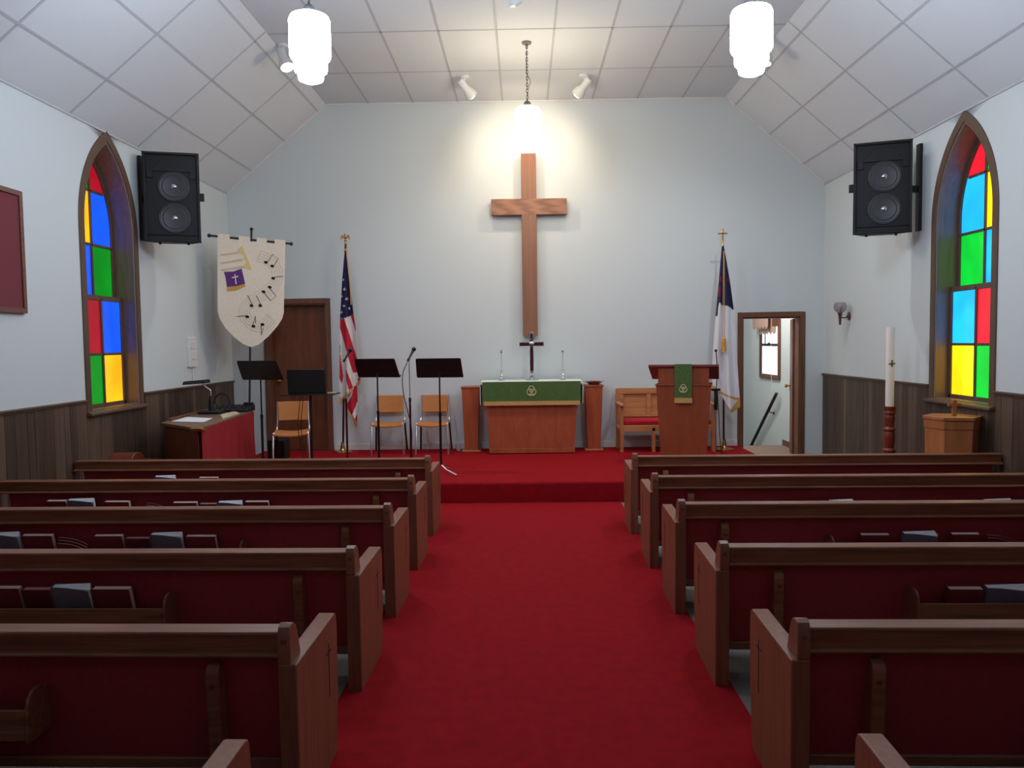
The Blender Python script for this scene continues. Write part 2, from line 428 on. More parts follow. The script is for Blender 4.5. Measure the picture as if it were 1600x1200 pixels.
# stained glass windows
def window(name, side, x, sg, w, cols, div, zrows):
    """x: wall face, sg: +1 = room lies towards +x"""
    yc, hw, zb, zs, za = (w[k] for k in ('yc', 'hw', 'zb', 'zs', 'za'))
    inn = arch(yc, hw, zb, zs, za); out = arch(yc, hw + .085, zb - .04, zs, za + .105)
    n = len(inn)
    def ring(o_, i_, xa, xb, m):
        v = [(xa, *p) for p in o_] + [(xa, *p) for p in i_] + [(xb, *p) for p in o_] + [(xb, *p) for p in i_]
        fs = []
        for k in range(n - 1):
            fs += [(k, k + 1, n + k + 1, n + k), (2 * n + k, 3 * n + k, 3 * n + k + 1, 2 * n + k + 1), (k, 2 * n + k, 2 * n + k + 1, k + 1), (n + k, n + k + 1, 3 * n + k + 1, 3 * n + k)]
        fs += [(0, n, 3 * n, 2 * n), (n - 1, 3 * n - 1, 4 * n - 1, 2 * n - 1)]
        m.add(v, fs)
    m = MB(); ring(out, inn, x + sg * .012, x - sg * .002, m)
    root = struct(m.build(name, 'trim', bevel=.004), '%s arched stained glass window in brown casing' % side)
    liner = arch(yc, hw - .012, zb + .01, zs, za - .02)
    m = MB(); ring(inn, liner, x - sg * .003, x - sg * .30, m); m.box(*sorted((x - sg * .003, x - sg * .30)), yc - hw, yc + hw, zb - .01, zb + .012)
    m.build('reveal', 'reveal', root)
    s = MB(); s.prism([(x + sg * .062, zb - .035), (x + sg * .062, zb - .01), (x + sg * .02, zb + .004), (x - sg * .10, zb + .004), (x - sg * .10, zb - .035)], 'y', yc - hw - .10, yc + hw + .10) 
    s.build('window_sill', 'trimy', root, bevel=.006)
    # sash frame and bars
    sash_in = arch(yc, hw - .065, zb + .05, zs, za - .095)
    zm = zrows[1]
    def clip(pl, f):
        o = []
        for i in range(len(pl)):
            a, b = pl[i], pl[(i + 1) % len(pl)]; fa, fb = f(a), f(b)
            if fa >= 0: o.append(a)
            if (fa >= 0) != (fb >= 0):
                t = fa / (fa - fb); o.append((a[0] + (b[0] - a[0]) * t, a[1] + (b[1] - a[1]) * t))
        return o
    rows = [zb + .03] + list(zrows) + [za - .07]
    poly = arch(yc, hw - .05, zb + .03, zs, za - .08, 24)
    for part, dep in (('lower', .125), ('upper', .195)):
        m = MB(); xs = sorted((x - sg * dep, x - sg * (dep + .036)))
        if part == 'lower':
            m.box(*xs, yc - hw + .012, yc - hw + .065, zb, zm + .026); m.box(*xs, yc + hw - .065, yc + hw - .012, zb, zm + .026)
            m.box(*xs, yc - hw + .03, yc + hw - .03, zb, zb + .05)
            zr_ = [zrows[0], zm]; dz = (zb + .04, zm)
        else:
            up = lambda pl: [(pl[0][0], zm - .03)] + pl[1:-1] + [(pl[-1][0], zm - .03)]
            ring(up(liner), up(sash_in), x - sg * dep, x - sg * (dep + .036), m)
            zr_ = list(zrows[1:]); dz = (zm - .02, za - .16)
        m.box(*xs, div - .014, div + .014, *dz)
        for z in zr_:
            t = .026 if z == zm else .013
            dw = hw - .05 if z < zs else hw - .05 - (z - zs) * .35
            m.box(*xs, yc - dw, yc + dw, z - t, z + t)
        m.build('sash', 'trim', root, bevel=.003)
        for r in range(len(rows) - 1):
            if (r < 2) != (part == 'lower'): continue
            for c in range(2):
                pl = clip(poly, lambda p: p[1] - rows[r]); pl = clip(pl, lambda p: rows[r + 1] - p[1])
                pl = clip(pl, (lambda p: div - p[0]) if c == 0 else (lambda p: p[0] - div))
                if len(pl) < 3: continue
                q = MB(); q.prism(pl, 'x', *sorted((x - sg * (dep + .015), x - sg * (dep + .022))))
                po = q.build('pane', 'pane_%s%s' % (side, cols[r][c]), root, smooth=False)
                po['label'] = {'r': 'red', 'b': 'blue', 'g': 'green', 'y': 'yellow'}[cols[r][c]] + ' glass pane'
    return root
window('window_1', 'left', XL, 1, WL, [('g', 'y'), ('r', 'b'), ('b', 'g'), ('y', 'b'), ('g', 'r')], 7.652, [1.635, 2.19, 2.72, 3.251])
window('window_2', 'right', XR, -1, WR, [('g', 'y'), ('r', 'b'), ('b', 'g'), ('y', 'b'), ('g', 'r')], 7.370, [1.624, 2.167, 2.70, 3.235])

# doors
def casing(a, b, t, zb, w, y0, y1):
    m = MB(); m.box(a - w, a, y0, y1, zb, t + w); m.box(b, b + w, y0, y1, zb, t + w); m.box(a, b, y0, y1, t, t + w)
    m.box(a - .001, a + .018, y1 - .002, D + T, zb, t); m.box(b - .018, b + .001, y1 - .002, D + T, zb, t); m.box(a, b, y1 - .002, D + T, t - .018, t)
    return m
dr = struct(casing(d1a, d1b, d1t, P, .07, D - .018, D + .001).build('door_1', 'doorframe', bevel=.004), 'closed brown flush door on the platform, left of the flag')
B(d1a + .018, d1b - .018, D + .09, D + .13, P + .008, d1t - .018).build('door_slab', 'door', dr, bevel=.003)
B(d1a + .018, d1b - .018, D + .04, D + .09, P - .01, P + .012).build('threshold', 'bolt', dr)
MB().lathe([(.0, 0), (.014, .0), (.014, .03), (.03, .04), (.032, .06), (.02, .075), (0, .078)], n=16, M_=Matrix.Translation((-3.42, D + .09, 1.2)) @ Matrix.Rotation(PI / 2, 4, 'X')).build('door_knob', 'brass', dr)
dr = struct(casing(d2a, d2b, d2t, 0, .068, D - .018, D + .001).build('door_2', 'doorframe', bevel=.004), 'open doorway with brown casing leading to the stair hall')
hinge = Vector((d2b - .02, D + T + .012, 0)); ang = math.radians(-16.3)
Ml = Matrix.Translation(hinge) @ Matrix.Rotation(PI / 2 + ang, 4, 'Z')
B(0.01, .74, -.02, .02, .012, d2t - .02, M_=Ml).build('door_leaf', 'door', dr, bevel=.003)
for z in (.22, 1.0, 1.72): MB().lathe([(.009, 0), (.009, .1)], (hinge.x - .004, hinge.y - .004, z), 10).build('hinge', 'bolt', dr)
for s_ in (-1, 1):
    MB().lathe([(.026, 0), (.026, .008), (.011, .012), (.011, .035), (.027, .045), (.030, .06), (.02, .075), (0, .078)], n=16, M_=Ml @ Matrix.Translation((.68, .02 * s_, 1.0)) @ Matrix.Rotation(-PI / 2 * s_, 4, 'X')).build('door_knob', 'brass', dr)
MB().box(.66, .752, -.03, .03, .92, 1.10, M_=Ml).build('lock_plate', 'beige', dr, bevel=.004)
# stair hall behind the doorway
HX = 2.2; HY = D + 4.6
m = MB(); m.box(HX, XR, HY, HY + .1, -2.2, 3); m.box(HX - .1, HX, D + T, HY + .1, -2.2, 3)
struct(m.build('wall_hall', 'wall'), 'white walls of the stair hall')
struct(B(HX - .1, XR + WT, D + T, HY + .1, 3.0, 3.1).build('ceiling_hall', 'wall'))
m = MB(); m.box(HX, XR, D + .02, 12.365, -.1, 0)
for i in range(8): m.box(HX, XR, 12.365 + .27 * i, 12.635 + .27 * i, -2.2, -.185 * (i + 1))
m.box(HX, XR, 12.365 + 2.16, HY, -2.2, -1.6)
struct(m.build('floor_hall', 'hall_floor'), 'brown carpeted landing at the head of the stairs')
struct(B(XR, XR + WT, 12.3, HY, -2.2, -.02).build('wall_hall_lower', 'wall'))
struct(B(XR - .012, XR, D + T, 12.36, 0, .09).build('baseboard_hall', 'doorframe'))
# hall window in the right outer wall
hw0, hw1, hz0, hz1 = 12.56, 13.46, 1.11, 2.06
m = MB(); w_ = .075; xx = (XR - .03, XR - .001)
m.box(*xx, hw0 - w_, hw0, hz0 - w_, hz1 + w_); m.box(*xx, hw1, hw1 + w_, hz0 - w_, hz1 + w_); m.box(*xx, hw0, hw1, hz1, hz1 + w_); m.box(*xx, hw0, hw1, hz0 - w_, hz0)
hwin = struct(m.build('window_3', 'doorframe', bevel=.004), 'small sash window of the stair hall')
m = MB(); zm = 1.60
m.box(XR - .026, XR - .002, hw0, hw1, zm - .022, zm + .022); m.box(XR - .022, XR - .002, hw0, hw0 + .03, hz0, hz1); m.box(XR - .022, XR - .002, hw1 - .03, hw1, hz0, hz1)
m.box(XR - .022, XR - .002, hw1 - .22, hw1 - .195, zm, hz1); m.box(XR - .034, XR - .02, 12.96, 13.06, zm + .01, zm + .04)
m.build('sash', 'dark_iron', hwin)
B(XR - .008, XR - .0015, hw0, hw1, hz0, hz1).build('pane', 'daylight', hwin)
def valance(z0, x, y0, y1, h):
    m = MB(); n = 5; pts = []
    for i in range(n * 8 + 1):
        t = i / (n * 8); pts.append((y0 + (y1 - y0) * t, z0 - h - .045 * abs(math.sin(PI * n * t))))
    top = [(y1, z0), (y0, z0)]
    m.prism(pts + top, 'x', x, x - .006)
    return m
v_ = thing('window_valance', 'scalloped beige valance at the top of the stair hall window', 'valance', (0, 0, 0))
valance(2.16, XR - .06, hw0 - .02, hw1 - .02, .34).build('cloth', 'valance', v_)
valance(2.16, XR - .12, hw0 + .2, hw1 + .15, .25).build('overlay', 'valance', v_)
B(XR - .13, XR - .0005, hw0 - .05, hw0 - .02, 1.9, 2.16).build('bracket', 'door', v_)
m = MB(); m.tube(spline([(XR - .05, 12.83, 1.6), (XR - .05, 12.83, 1.3), (XR - .05, 12.80, 1.05), (XR - .05, 12.78, .82)]), .004, 6)
tag(m.build('blind_cord', 'white_plastic'), 'white pull cord hanging at the stair hall window', 'cord')
hr = thing('stair_handrail', 'dark sloping handrail on the stair hall wall', 'handrail', (0, 0, 0))
p, q = Vector((XR - .075, 12.46, .82)), Vector((XR - .075, 14.2, -.48))
MB().tube([p, q], .026, 14).build('rail', 'dark_iron', hr)
for t in (.2, .72):
    c = p.lerp(q, t); m = MB(); m.tube([c, c + Vector((0, 0, -.07)), c + Vector((.073, 0, -.09))], .008, 8); m.lathe([(.03, 0), (.03, .006)], n=14, M_=Matrix.Translation(c + Vector((.068, 0, -.09))) @ Matrix.Rotation(PI / 2, 4, 'Y')); m.build('rail_bracket', 'dark_iron', hr)

# ------------------------------------------------------------------ pews
def pew_parts(root, s, L, LS=None):
    """local frame: x grows from the aisle end outwards times s, y from rear to front"""
    def X(a, b): return sorted((s * a, s * b))
    side = [(0.004, 0), (0, .02), (0, .583), (.50, .590), (.518, .583), (.53, .560), (.535, .50), (.528, .25), (.50, .06), (.49, 0)]
    post = [(0, .583), (0, .688), (.012, .712), (.035, .722), (.055, .715), (.075, .70), (.092, .67), (.108, .62), (.122, .586)]
    LS = LS or L
    for k, (a, b) in enumerate(((0, .067), (LS - .067, LS))):
        if k: MB().box(*X(a, b), .12, .50, 0, .336).build('end_support', 'pew_end', root, bevel=.005); continue
        e = MB().prism(side, 'x', *X(a, b)).build('end_panel', 'pew_end', root, bevel=.005)
        if k == 0:
            MB().prism(post, 'x', *X(.022, .067)).build('end_post', 'pew_end', e, bevel=.004)
            cx = X(-.0015, .002); g = MB(); g.box(*cx, .398, .404, .28, .50); g.box(*cx, .37, .432, .462, .468)
            g.build('carved_cross', 'dark_line', e)
            pl = X(.034, .054); g = MB(); g.box(*pl, -.0012, .002, .655, .672)
            g.build('seat_plate', 'bolt', e, bevel=.001)
    # rail with a moulded underside
    rail = [(.022, .682), (.026, .690), (.108, .690), (.114, .684), (.114, .62), (.05, .618), (.02, .612), (.016, .604), (.02, .597), (.034, .597), (.034, .625), (.030, .66)]
    MB().prism(rail, 'x', *X(.067, L - .004)).build('top_rail', 'pew', root, bevel=.003)
    a, b = X(.067, L - .067); c_, d_ = X(.067, LS - .067)
    MB().hexa([(a, .118, .17), (b, .118, .17), (b, .15, .17), (a, .15, .17)], [(a, .058, .60), (b, .058, .60), (b, .09, .60), (a, .09, .60)]).build('back_panel', 'pew_red', root)
    MB().hexa([(a, .102, .148), (b, .102, .148), (b, .155, .148), (a, .155, .148)], [(a, .100, .190), (b, .100, .190), (b, .15, .190), (a, .15, .190)]).build('base_rail', 'pew', root, bevel=.006)
    MB().box(c_, d_, .15, .53, .335, .36).build('seat', 'pew', root, bevel=.008)
    MB().box(c_ + .01, d_ - .01, .16, .525, .36, .40).build('seat_pad', 'seat', root, bevel=.015, seg=3)
    for c in (.31,):
        prof = [(.085, 0), (.07, .10), (.03, .20), (.012, .50), (.012, .54), (.02, .562), (.036, .572), (.062, .575), (.068, .56), (.116, .20), (.16, .0)]
        br = MB().prism(prof, 'x', *X(c - .024, c + .024)).build('back_brace', 'pew', root, bevel=.006)
        for z, yy in ((.50, .012), (.28, .0245)): MB().lathe([(.009, 0), (.008, .006), (0, .008)], n=12, M_=Matrix.Translation((s * c, yy, z)) @ Matrix.Rotation(PI / 2, 4, 'X')).build('brace_bolt', 'bolt', br)
    # book rack
    ra, rb = .96, L - .26
    rk = MB(); x0, x1 = X(ra, rb)
    rk.box(x0, x1, -.022, .098, .318, .33); rk.box(x0, x1, -.034, -.022, .318, .43)
    for q in (ra - .012, rb):
        rk.prism([(-.036, .31), (-.036, .435), (-.026, .468), (-.004, .488), (.022, .492), (.05, .488), (.078, .478), (.104, .31)], 'x', *X(q, q + .012))
    rk.build('book_rack', 'pew', root, bevel=.003)

ORD = ['front', 'second', 'third', 'fourth', 'fifth', 'sixth']
PL = [6.70, 5.69, 4.69, 3.68, 2.64, 1.615]
PR = [6.70, 5.68, 4.715, 3.71, 2.65, 1.63]
AXL, AXR = -.808, .92
ROT = -.022
pews = {}
for side, s, ax, rows, wall in (('left', -1, AXL, PL, XL), ('right', 1, AXR, PR, XR)):
    L = abs(wall - ax) - .03
    base = None
    for i, y in enumerate(rows):
        lab = 'oak pew with red back, %s row from the platform, %s of the aisle' % (ORD[i], side)
        if side == 'right' and i == 0:
            r = thing('church_pew', lab, 'pew', (ax, y, 0), ROT, 'pews %s of the aisle' % side); pew_parts(r, s, L, 2.52)
        elif base is None:
            base = thing('church_pew', lab, 'pew', (ax, y, 0), ROT, 'pews %s of the aisle' % side)
            pew_parts(base, s, L); r = base
        else: r = dup(base, (ax, y, 0), ROT, lab)
        pews[side, i] = r
bpy.context.view_layer.update()

# books : (left px, right px, top px, kind)
RACK = {
    ('left', 0): [(240, 272, 743, 'w'), (309, 340, 746, 'r')],
    ('left', 1): [(68, 100, 783, 'r'), (101, 145, 781, 'w'), (160, 200, 784, 'r'), (224, 256, 788, 'l'), (268, 307, 785, 'r'), (310, 338, 787, 'd'), (340, 378, 784, 'w'), (382, 420, 783, 'r')],
    ('left', 2): [(-24, 25, 835, 'w'), (28, 80, 837, 'r'), (84, 130, 843, 'l'), (144, 190, 837, 'r'), (193, 232, 841, 'd'), (234, 284, 834, 'w'), (289, 337, 837, 'r')],
    ('left', 3): [(-34, 28, 919, 'r'), (31, 76, 921, 'd'), (79, 139, 916, 'w'), (142, 203, 919, 'r')],
    ('right', 1): [(1253, 1287, 782, 'r'), (1292, 1330, 780, 'w'), (1333, 1361, 784, 'd'), (1371, 1403, 783, 'r'), (1409, 1432, 784, 'l'), (1492, 1527, 781, 'd'), (1529, 1572, 778, 'w'), (1575, 1612, 779, 'r')],
    ('right', 2): [(1340, 1386, 832, 'r'), (1404, 1458, 829, 'w'), (1479, 1524, 830, 'r'), (1530, 1593, 834, 'l'), (1597, 1640, 830, 'd')],
    ('right', 3): [(1475, 1530, 915, 'r'), (1532, 1598, 912, 'w')],
}
NTH = ['first', 'second', 'third', 'fourth', 'fifth', 'sixth', 'seventh', 'eighth', 'ninth', 'tenth', 'eleventh', 'twelfth', 'thirteenth', 'fourteenth']
def book(loc, rz, w, h, t, kind, label, group):
    o = thing('songbook' if kind == 'w' else 'hymnal', label, 'book', loc, rz, group); o.rotation_euler.x = .27
    if kind == 'w':
        m = MB(); pts = [(-w / 2 + w * i / 10) for i in range(11)]
        def cv(x, top): u = (x + w / 2) / w; return -t / 2 - (.010 * u * u if top else 0), h - (.018 * u ** 2 if top else 0)
        vs = []; 
        for x in pts:
            for z in (0, h):
                f = cv(x, z > 0); zz = f[1] if z > 0 else 0
                vs += [(x, f[0], zz), (x, f[0] + .002, zz)]
        fs = []
        for i in range(10):
            a = i * 4; b = a + 4
            fs += [(a, b, b + 2, a + 2), (a + 1, a + 3, b + 3, b + 1), (a + 2, b + 2, b + 3, a + 3), (a, a + 1, b + 1, b)]
        fs += [(0, 2, 3, 1), (40, 41, 43, 42)]
        m.add(vs, fs); m.box(-w / 2, -w / 2 + .003, -t / 2, t / 2, 0, h); m.box(-w / 2, w / 2, t / 2 - .002, t / 2, 0, h)
        m.build('cover', 'book_grey', o)
        p = MB()
        for k in range(4):
            y0 = -t / 2 + .002 + k * (t - .004) / 4; y1 = y0 + (t - .004) / 4 * (.8 if k % 2 else .97); d = .002 * k
            p.hexa([(-w / 2 + .003, y0, .003), (w / 2 - .002, y0, .003), (w / 2 - .002, y1, .003), (-w / 2 + .003, y1, .003)],
                   [(-w / 2 + .003, y0, h - .004), (w / 2 - .002 + .003 * (3 - k), y0 - .003, h - .012 + .005 * k), (w / 2 - .002 + .003 * (3 - k), y1 - .002, h - .010 + .005 * k), (-w / 2 + .003, y1, h - .003)])
        p.build('pages', 'pages_white', o)
    else:
        c = MB(); c.box(-w / 2, w / 2, -t / 2, -t / 2 + .003, 0, h); c.box(-w / 2, w / 2, t / 2 - .003, t / 2, 0, h); c.box(-w / 2, -w / 2 + .004, -t / 2, t / 2, 0, h)
        c.build('cover', 'book_red' if kind == 'r' else 'book_dark', o, bevel=.0012)
        B(-w / 2 + .003, w / 2 - .003, -t / 2 + .003, t / 2 - .003, .003, h - .004).build('pages', 'pages' if kind == 'r' else 'pages_pink', o)
    return o
for (side, i), lst in RACK.items():
    y0 = (PL if side == 'left' else PR)[i]; s = -1 if side == 'left' else 1; ax = AXL if side == 'left' else AXR
    order = sorted(lst, key=lambda q: -q[1] if side == 'left' else q[0]); seq = 0
    grp = 'books in the rack of the %s %s pew' % (ORD[i], side)
    where = 'in the %s %s-row pew rack' % (side, ORD[i])
    for (a, b, tp, kind) in order:
        pa, pb = U(a, tp, Y=y0 + .02), U(b, tp, Y=y0 + .02)
        w = pb.x - pa.x; xc = (pa.x + pb.x) / 2; w = max(.12, min(.195, w - .004))
        dy = math.tan(ROT) * (xc - ax)
        h = max(.16, min(.23, pa.z - .33)); 
        t = {'r': .036, 'd': .034, 'w': .036}.get(kind, .03)
        loc = (xc, y0 + dy + .058, .336)
        if kind == 'l':
            n = 3 if side == 'left' else 2
            for k in range(n):
                bw, bh = max(.13, w), h - .016 * k
                m = MB(); vs = []; N = 10
                for q in range(N + 1):
                    x = -bw / 2 + bw * q / N; u = q / N; drop = .05 * u ** 2
                    yy = .012 - .010 * k + .006 * math.sin(u * 2.2)
                    for z in (0, bh - drop): vs += [(x, yy, z), (x, yy + .004, z)]
                fs = []
                for q in range(N):
                    c_ = q * 4; d_ = c_ + 4
                    fs += [(c_, d_, d_ + 2, c_ + 2), (c_ + 1, c_ + 3, d_ + 3, d_ + 1), (c_ + 2, d_ + 2, d_ + 3, c_ + 3), (c_, c_ + 1, d_ + 1, d_)]
                fs += [(0, 2, 3, 1), (N * 4, N * 4 + 1, N * 4 + 3, N * 4 + 2)]
                m.add(vs, fs); m.m = [1 if j % 4 == 2 and j < 4 * N else 0 for j in range(len(fs))]; o = m.build('booklet', ['book_red' if k % 2 == 0 else 'book_dark', 'pages']); o.location = (loc[0], loc[1] - .03, .331); o.rotation_euler = (.12, 0, ROT)
                tag(o, ('thin red curled booklet, %s from aisle, %s' % (NTH[seq], where)), 'booklet', grp); seq += 1
        else:
            nm = {'r': 'red hardback hymnal', 'd': 'dark maroon hymnal', 'w': 'grey songbook with loose white pages'}[kind]
            book(loc, ROT, w, h, t, kind, '%s, %s from the aisle, %s' % (nm, NTH[seq], where), grp); seq += 1

# ------------------------------------------------------------------ wall cross
c = thing('wall_cross', 'large plain oak cross hung on the gable wall above the altar', 'cross', (.1, D, 1.785))
B(-.101, .101, -.125, -.03, 0, 2.46).build('upright', 'cross', c, bevel=.004)
B(-.512, .512, -.126, -.031, 1.64, 1.855).build('crossbar', 'crossx', c, bevel=.004)
B(-.03, .03, -.03, 0, 1.4, 2.0).build('mount', 'dark_iron', c)

# ------------------------------------------------------------------ altar group
ZA = P + .965
al = thing('altar_table', 'wide cherry altar table in the middle of the platform', 'altar', (.1, 10.36, P))
fy, by = -.20, .20
MB().hexa([(-.56, fy, .075), (.56, fy, .075), (.56, by, .075), (-.56, by, .075)], [(-.615, fy, .90), (.615, fy, .90), (.615, by, .90), (-.615, by, .90)]).build('body', 'altar', al, bevel=.004)
B(-.565, .565, fy - .01, by, .01, .075).build('plinth', 'altar', al, bevel=.004)
B(-.66, .66, fy - .04, by + .04, .90, .955).build('tabletop', 'altar', al, bevel=.005)
wc = MB(); wc.box(-.675, .675, fy - .047, by + .045, .956, .962)
for s_ in (-1, 1): wc.box(*sorted((s_ * .669, s_ * .675)), fy - .047, by + .045, .66, .962)
wc.box(-.675, .675, fy - .050, fy - .047, .925, .962)
o = tag(wc.build('altar_cloth', 'white_cloth'), 'white linen cloth covering the altar top and hanging at its ends', 'altar cloth'); o.location = al.location
pa_ = thing('altar_frontal', 'green altar frontal with gold fringe and ring emblem', 'altar cloth', al.location)
g = MB(); N = 30; vs = []
for i in range(N + 1):
    x = -.642 + 1.284 * i / N; yy = fy - .054 - .003 * math.sin(i * 1.3)
    for z in (.70, .957): vs += [(x, yy, z), (x, yy + .003, z)]
fs = []
for i in range(N):
    a = i * 4; b = a + 4; fs += [(a, b, b + 2, a + 2), (a + 1, a + 3, b + 3, b + 1), (a + 2, b + 2, b + 3, a + 3), (a, a + 1, b + 1, b)]
fs += [(0, 2, 3, 1), (N * 4, N * 4 + 1, N * 4 + 3, N * 4 + 2)]
g.add(vs, fs); g.build('cloth', 'green', pa_)
g = MB(); g.box(-.63, .63, fy - .060, fy - .054, .648, .702); g.build('fringe', 'fringe', pa_)
def rings(cx, y, cz, r, t):
    g = MB()
    for k in range(3):
        a = PI / 2 + 2 * PI * k / 3
        px, pz = cx + r * .42 * math.cos(a), cz + r * .42 * math.sin(a)
        g.tube([(px + r * .60 * math.cos(q), y, pz + r * .60 * math.sin(q)) for q in [2 * PI * i / 24 for i in range(24)]], t, 6, closed=True)
    g.tube([(cx + r * 1.1 * math.cos(q), y, cz + r * 1.05 * math.sin(q)) for q in [PI * 1.22 + PI * .56 * i / 10 for i in range(11)]], t, 6)
    return g
rings(.0, fy - .058, .838, .062, .0045).build('emblem', 'cream', pa_)
# altar cross
ac = thing('altar_cross', 'dark and silver cross standing on the altar', 'altar cross', (.112, 10.42, ZA - .002))
MB().lathe([(.095, 0), (.095, .008), (.05, .018), (.035, .03), (.03, .06), (.034, .075), (.018, .09), (.018, .12)]).build('base', 'silver', ac)
m = MB(); m.box(-.026, .026, -.012, .012, .11, .54); m.box(-.165, .165, -.012, .012, .455, .515)
cr = m.build('shaft', 'silver', ac, bevel=.003)
m = MB(); m.box(-.017, .017, -.015, -.011, .13, .54); m.box(-.157, .157, -.0151, -.011, .466, .503); m.build('inlay', 'maroon', cr)
m = MB(); m.box(-.03, .03, -.013, .013, .54, .645); m.lathe([(.04, -.014), (.04, .006), (.03, .012), (0, .016)], n=24, M_=Matrix.Translation((0, -.006, .485)) @ Matrix.Rotation(PI / 2, 4, 'X'))
m.build('medallion', 'silver', ac, bevel=.003)
B(-.014, .014, -.017, -.012, .555, .62).build('top_inlay', 'maroon', ac)
cs = thing('candlestick', 'slim silver candlestick with taper, left of the altar cross', 'candlestick', (-.297, 10.42, ZA - .002), 0, 'altar candlesticks')
MB().lathe([(.045, 0), (.045, .006), (.02, .016), (.012, .04), (.026, .06), (.012, .078), (.010, .10), (.022, .118), (.022, .126), (.012, .128)]).build('stand', 'silver', cs)
MB().lathe([(.009, 0), (.009, .25)], (0, 0, .125), 14).build('taper', 'taper', cs)
MB().lathe([(.012, 0), (.014, .02), (.01, .045), (.002, .06), (0, .062)], (0, 0, .37), 14).build('follower', 'silver', cs)
dup(cs, (.53, 10.42, ZA - .002), 0, 'slim silver candlestick with taper, right of the altar cross')
# flower pedestals
def pedestal(x, label):
    r = thing('flower_pedestal', label, 'pedestal', (x, 10.52, P), 0, 'tapered pedestals beside the altar')
    B(-.125, .125, -.12, .12, 0, .018).build('foot', 'bench', r, bevel=.003)
    MB().hexa([(-.088, -.088, .018), (.088, -.088, .018), (.088, .088, .018), (-.088, .088, .018)], [(-.118, -.118, .862), (.118, -.118, .862), (.118, .118, .862), (-.118, .118, .862)]).build('shaft', 'altar', r, bevel=.004)
    B(-.13, .13, -.128, .128, .862, .885).build('cap', 'altar', r, bevel=.004)
    return r
pd = pedestal(-.722, 'tapered cherry pedestal left of the altar')
dup(pd, (.945, 10.52, P), 0, 'tapered cherry pedestal right of the altar, holding a silver dish')
db = thing('offering_dish', 'wide silver dish with red lining on the right pedestal', 'dish', (.955, 10.52, P + .885))
MB().lathe([(.07, 0), (.075, .012), (.10, .03), (.15, .045), (.152, .049), (.10, .038), (.07, .03), (0, .028)]).build('bowl', 'silver', db)
MB().lathe([(.10, .037), (.085, .046), (.06, .05), (0, .052)]).build('lining', 'cloth_red', db)
tag(MB().lathe([(.028, 0), (.033, .075), (.034, .08), (.030, .08), (.026, .01), (0, .01)]).build('plastic_cup', 'cup'), 'small grey cup on the carpet beside the left pedestal', 'cup').location = (-.905, 10.55, P)

# ------------------------------------------------------------------ pulpit
pu = thing('pulpit', 'tapered cherry pulpit with slanted reading top on the right of the platform', 'pulpit', (1.91, 9.22, P), -.25)
MB().hexa([(-.255, -.20, 0), (.255, -.20, 0), (.21, .22, 0), (-.21, .22, 0)], [(-.315, -.22, .945), (.315, -.22, .945), (.28, .25, .945), (-.28, .25, .945)]).build('body', 'pulpit', pu, bevel=.004)
B(-.325, .325, -.232, .262, .945, .958).build('ledge', 'pulpit', pu, bevel=.003)
MB().hexa([(-.29, -.21, .958), (.29, -.21, .958), (.27, .2, .958), (-.27, .2, .958)], [(-.29, -.21, 1.165), (.29, -.21, 1.165), (.27, .2, 1.03), (-.27, .2, 1.03)]).build('upper_box', 'pulpit', pu, bevel=.003)
MB().hexa([(-.40, -.24, 1.165), (.40, -.24, 1.165), (.40, .30, .995), (-.40, .30, .995)], [(-.40, -.236, 1.192), (.40, -.236, 1.192), (.40, .304, 1.02), (-.40, .304, 1.02)]).build('reading_board', 'pulpit_top', pu, bevel=.003)
pc = thing('pulpit_cloth', 'green cloth strip with gold fringe hanging on the front of the pulpit', 'pulpit cloth', pu.location, -.25)
m = MB(); m.hexa([(-.098, -.239, 1.193), (.098, -.239, 1.193), (.098, -.05, 1.133), (-.098, -.05, 1.133)], [(-.098, -.239, 1.197), (.098, -.239, 1.197), (.098, -.05, 1.137), (-.098, -.05, 1.137)])
m.box(-.098, .098, -.248, -.243, .80, 1.197); m.build('cloth', 'green', pc)
B(-.101, .101, -.252, -.244, .745, .805).build('fringe', 'fringe', pc)
rings(0, -.251, .915, .045, .0035).build('emblem', 'cream', pc)
# pulpit microphone stand
ms = thing('pulpit_microphone_stand', 'thin stand with gooseneck microphone behind the right side of the pulpit', 'microphone stand', (2.385, 9.62, P))
MB().lathe([(.12, 0), (.12, .012), (.02, .025), (.012, .03)], n=28).build('base', 'black', ms)
MB().lathe([(.008, 0), (.008, .70)], (0, 0, .02), 10).build('pole', 'chrome', ms)
m = MB(); m.box(-.05, .05, -.03, .03, .84, .87); m.lathe([(.022, .60), (.024, .84), (.014, .86)], n=14); m.box(-.07, .03, -.012, .012, .85, .866); m.build('clamp', 'black', ms, bevel=.004)
m = MB(); m.tube(spline([(0, 0, .84), (.006, -.03, 1.0), (-.004, -.06, 1.20), (-.016, -.07, 1.33)]), .006, 8); m.ball((-.018, -.07, 1.34), .018); m.build('gooseneck', 'blackp', ms)
m = MB(); m.tube(spline([(2.40, 9.60, 1.05), (2.41, 9.58, .8), (2.43, 9.6, .5), (2.47, 9.66, .28), (2.52, 9.7, P + .006), (2.6, 9.95, P + .006), (2.55, 10.3, P + .006)]), .005, 7)
tag(m.build('microphone_cable', 'blackp'), 'thin black cable running down from the pulpit microphone to the carpet', 'cable')

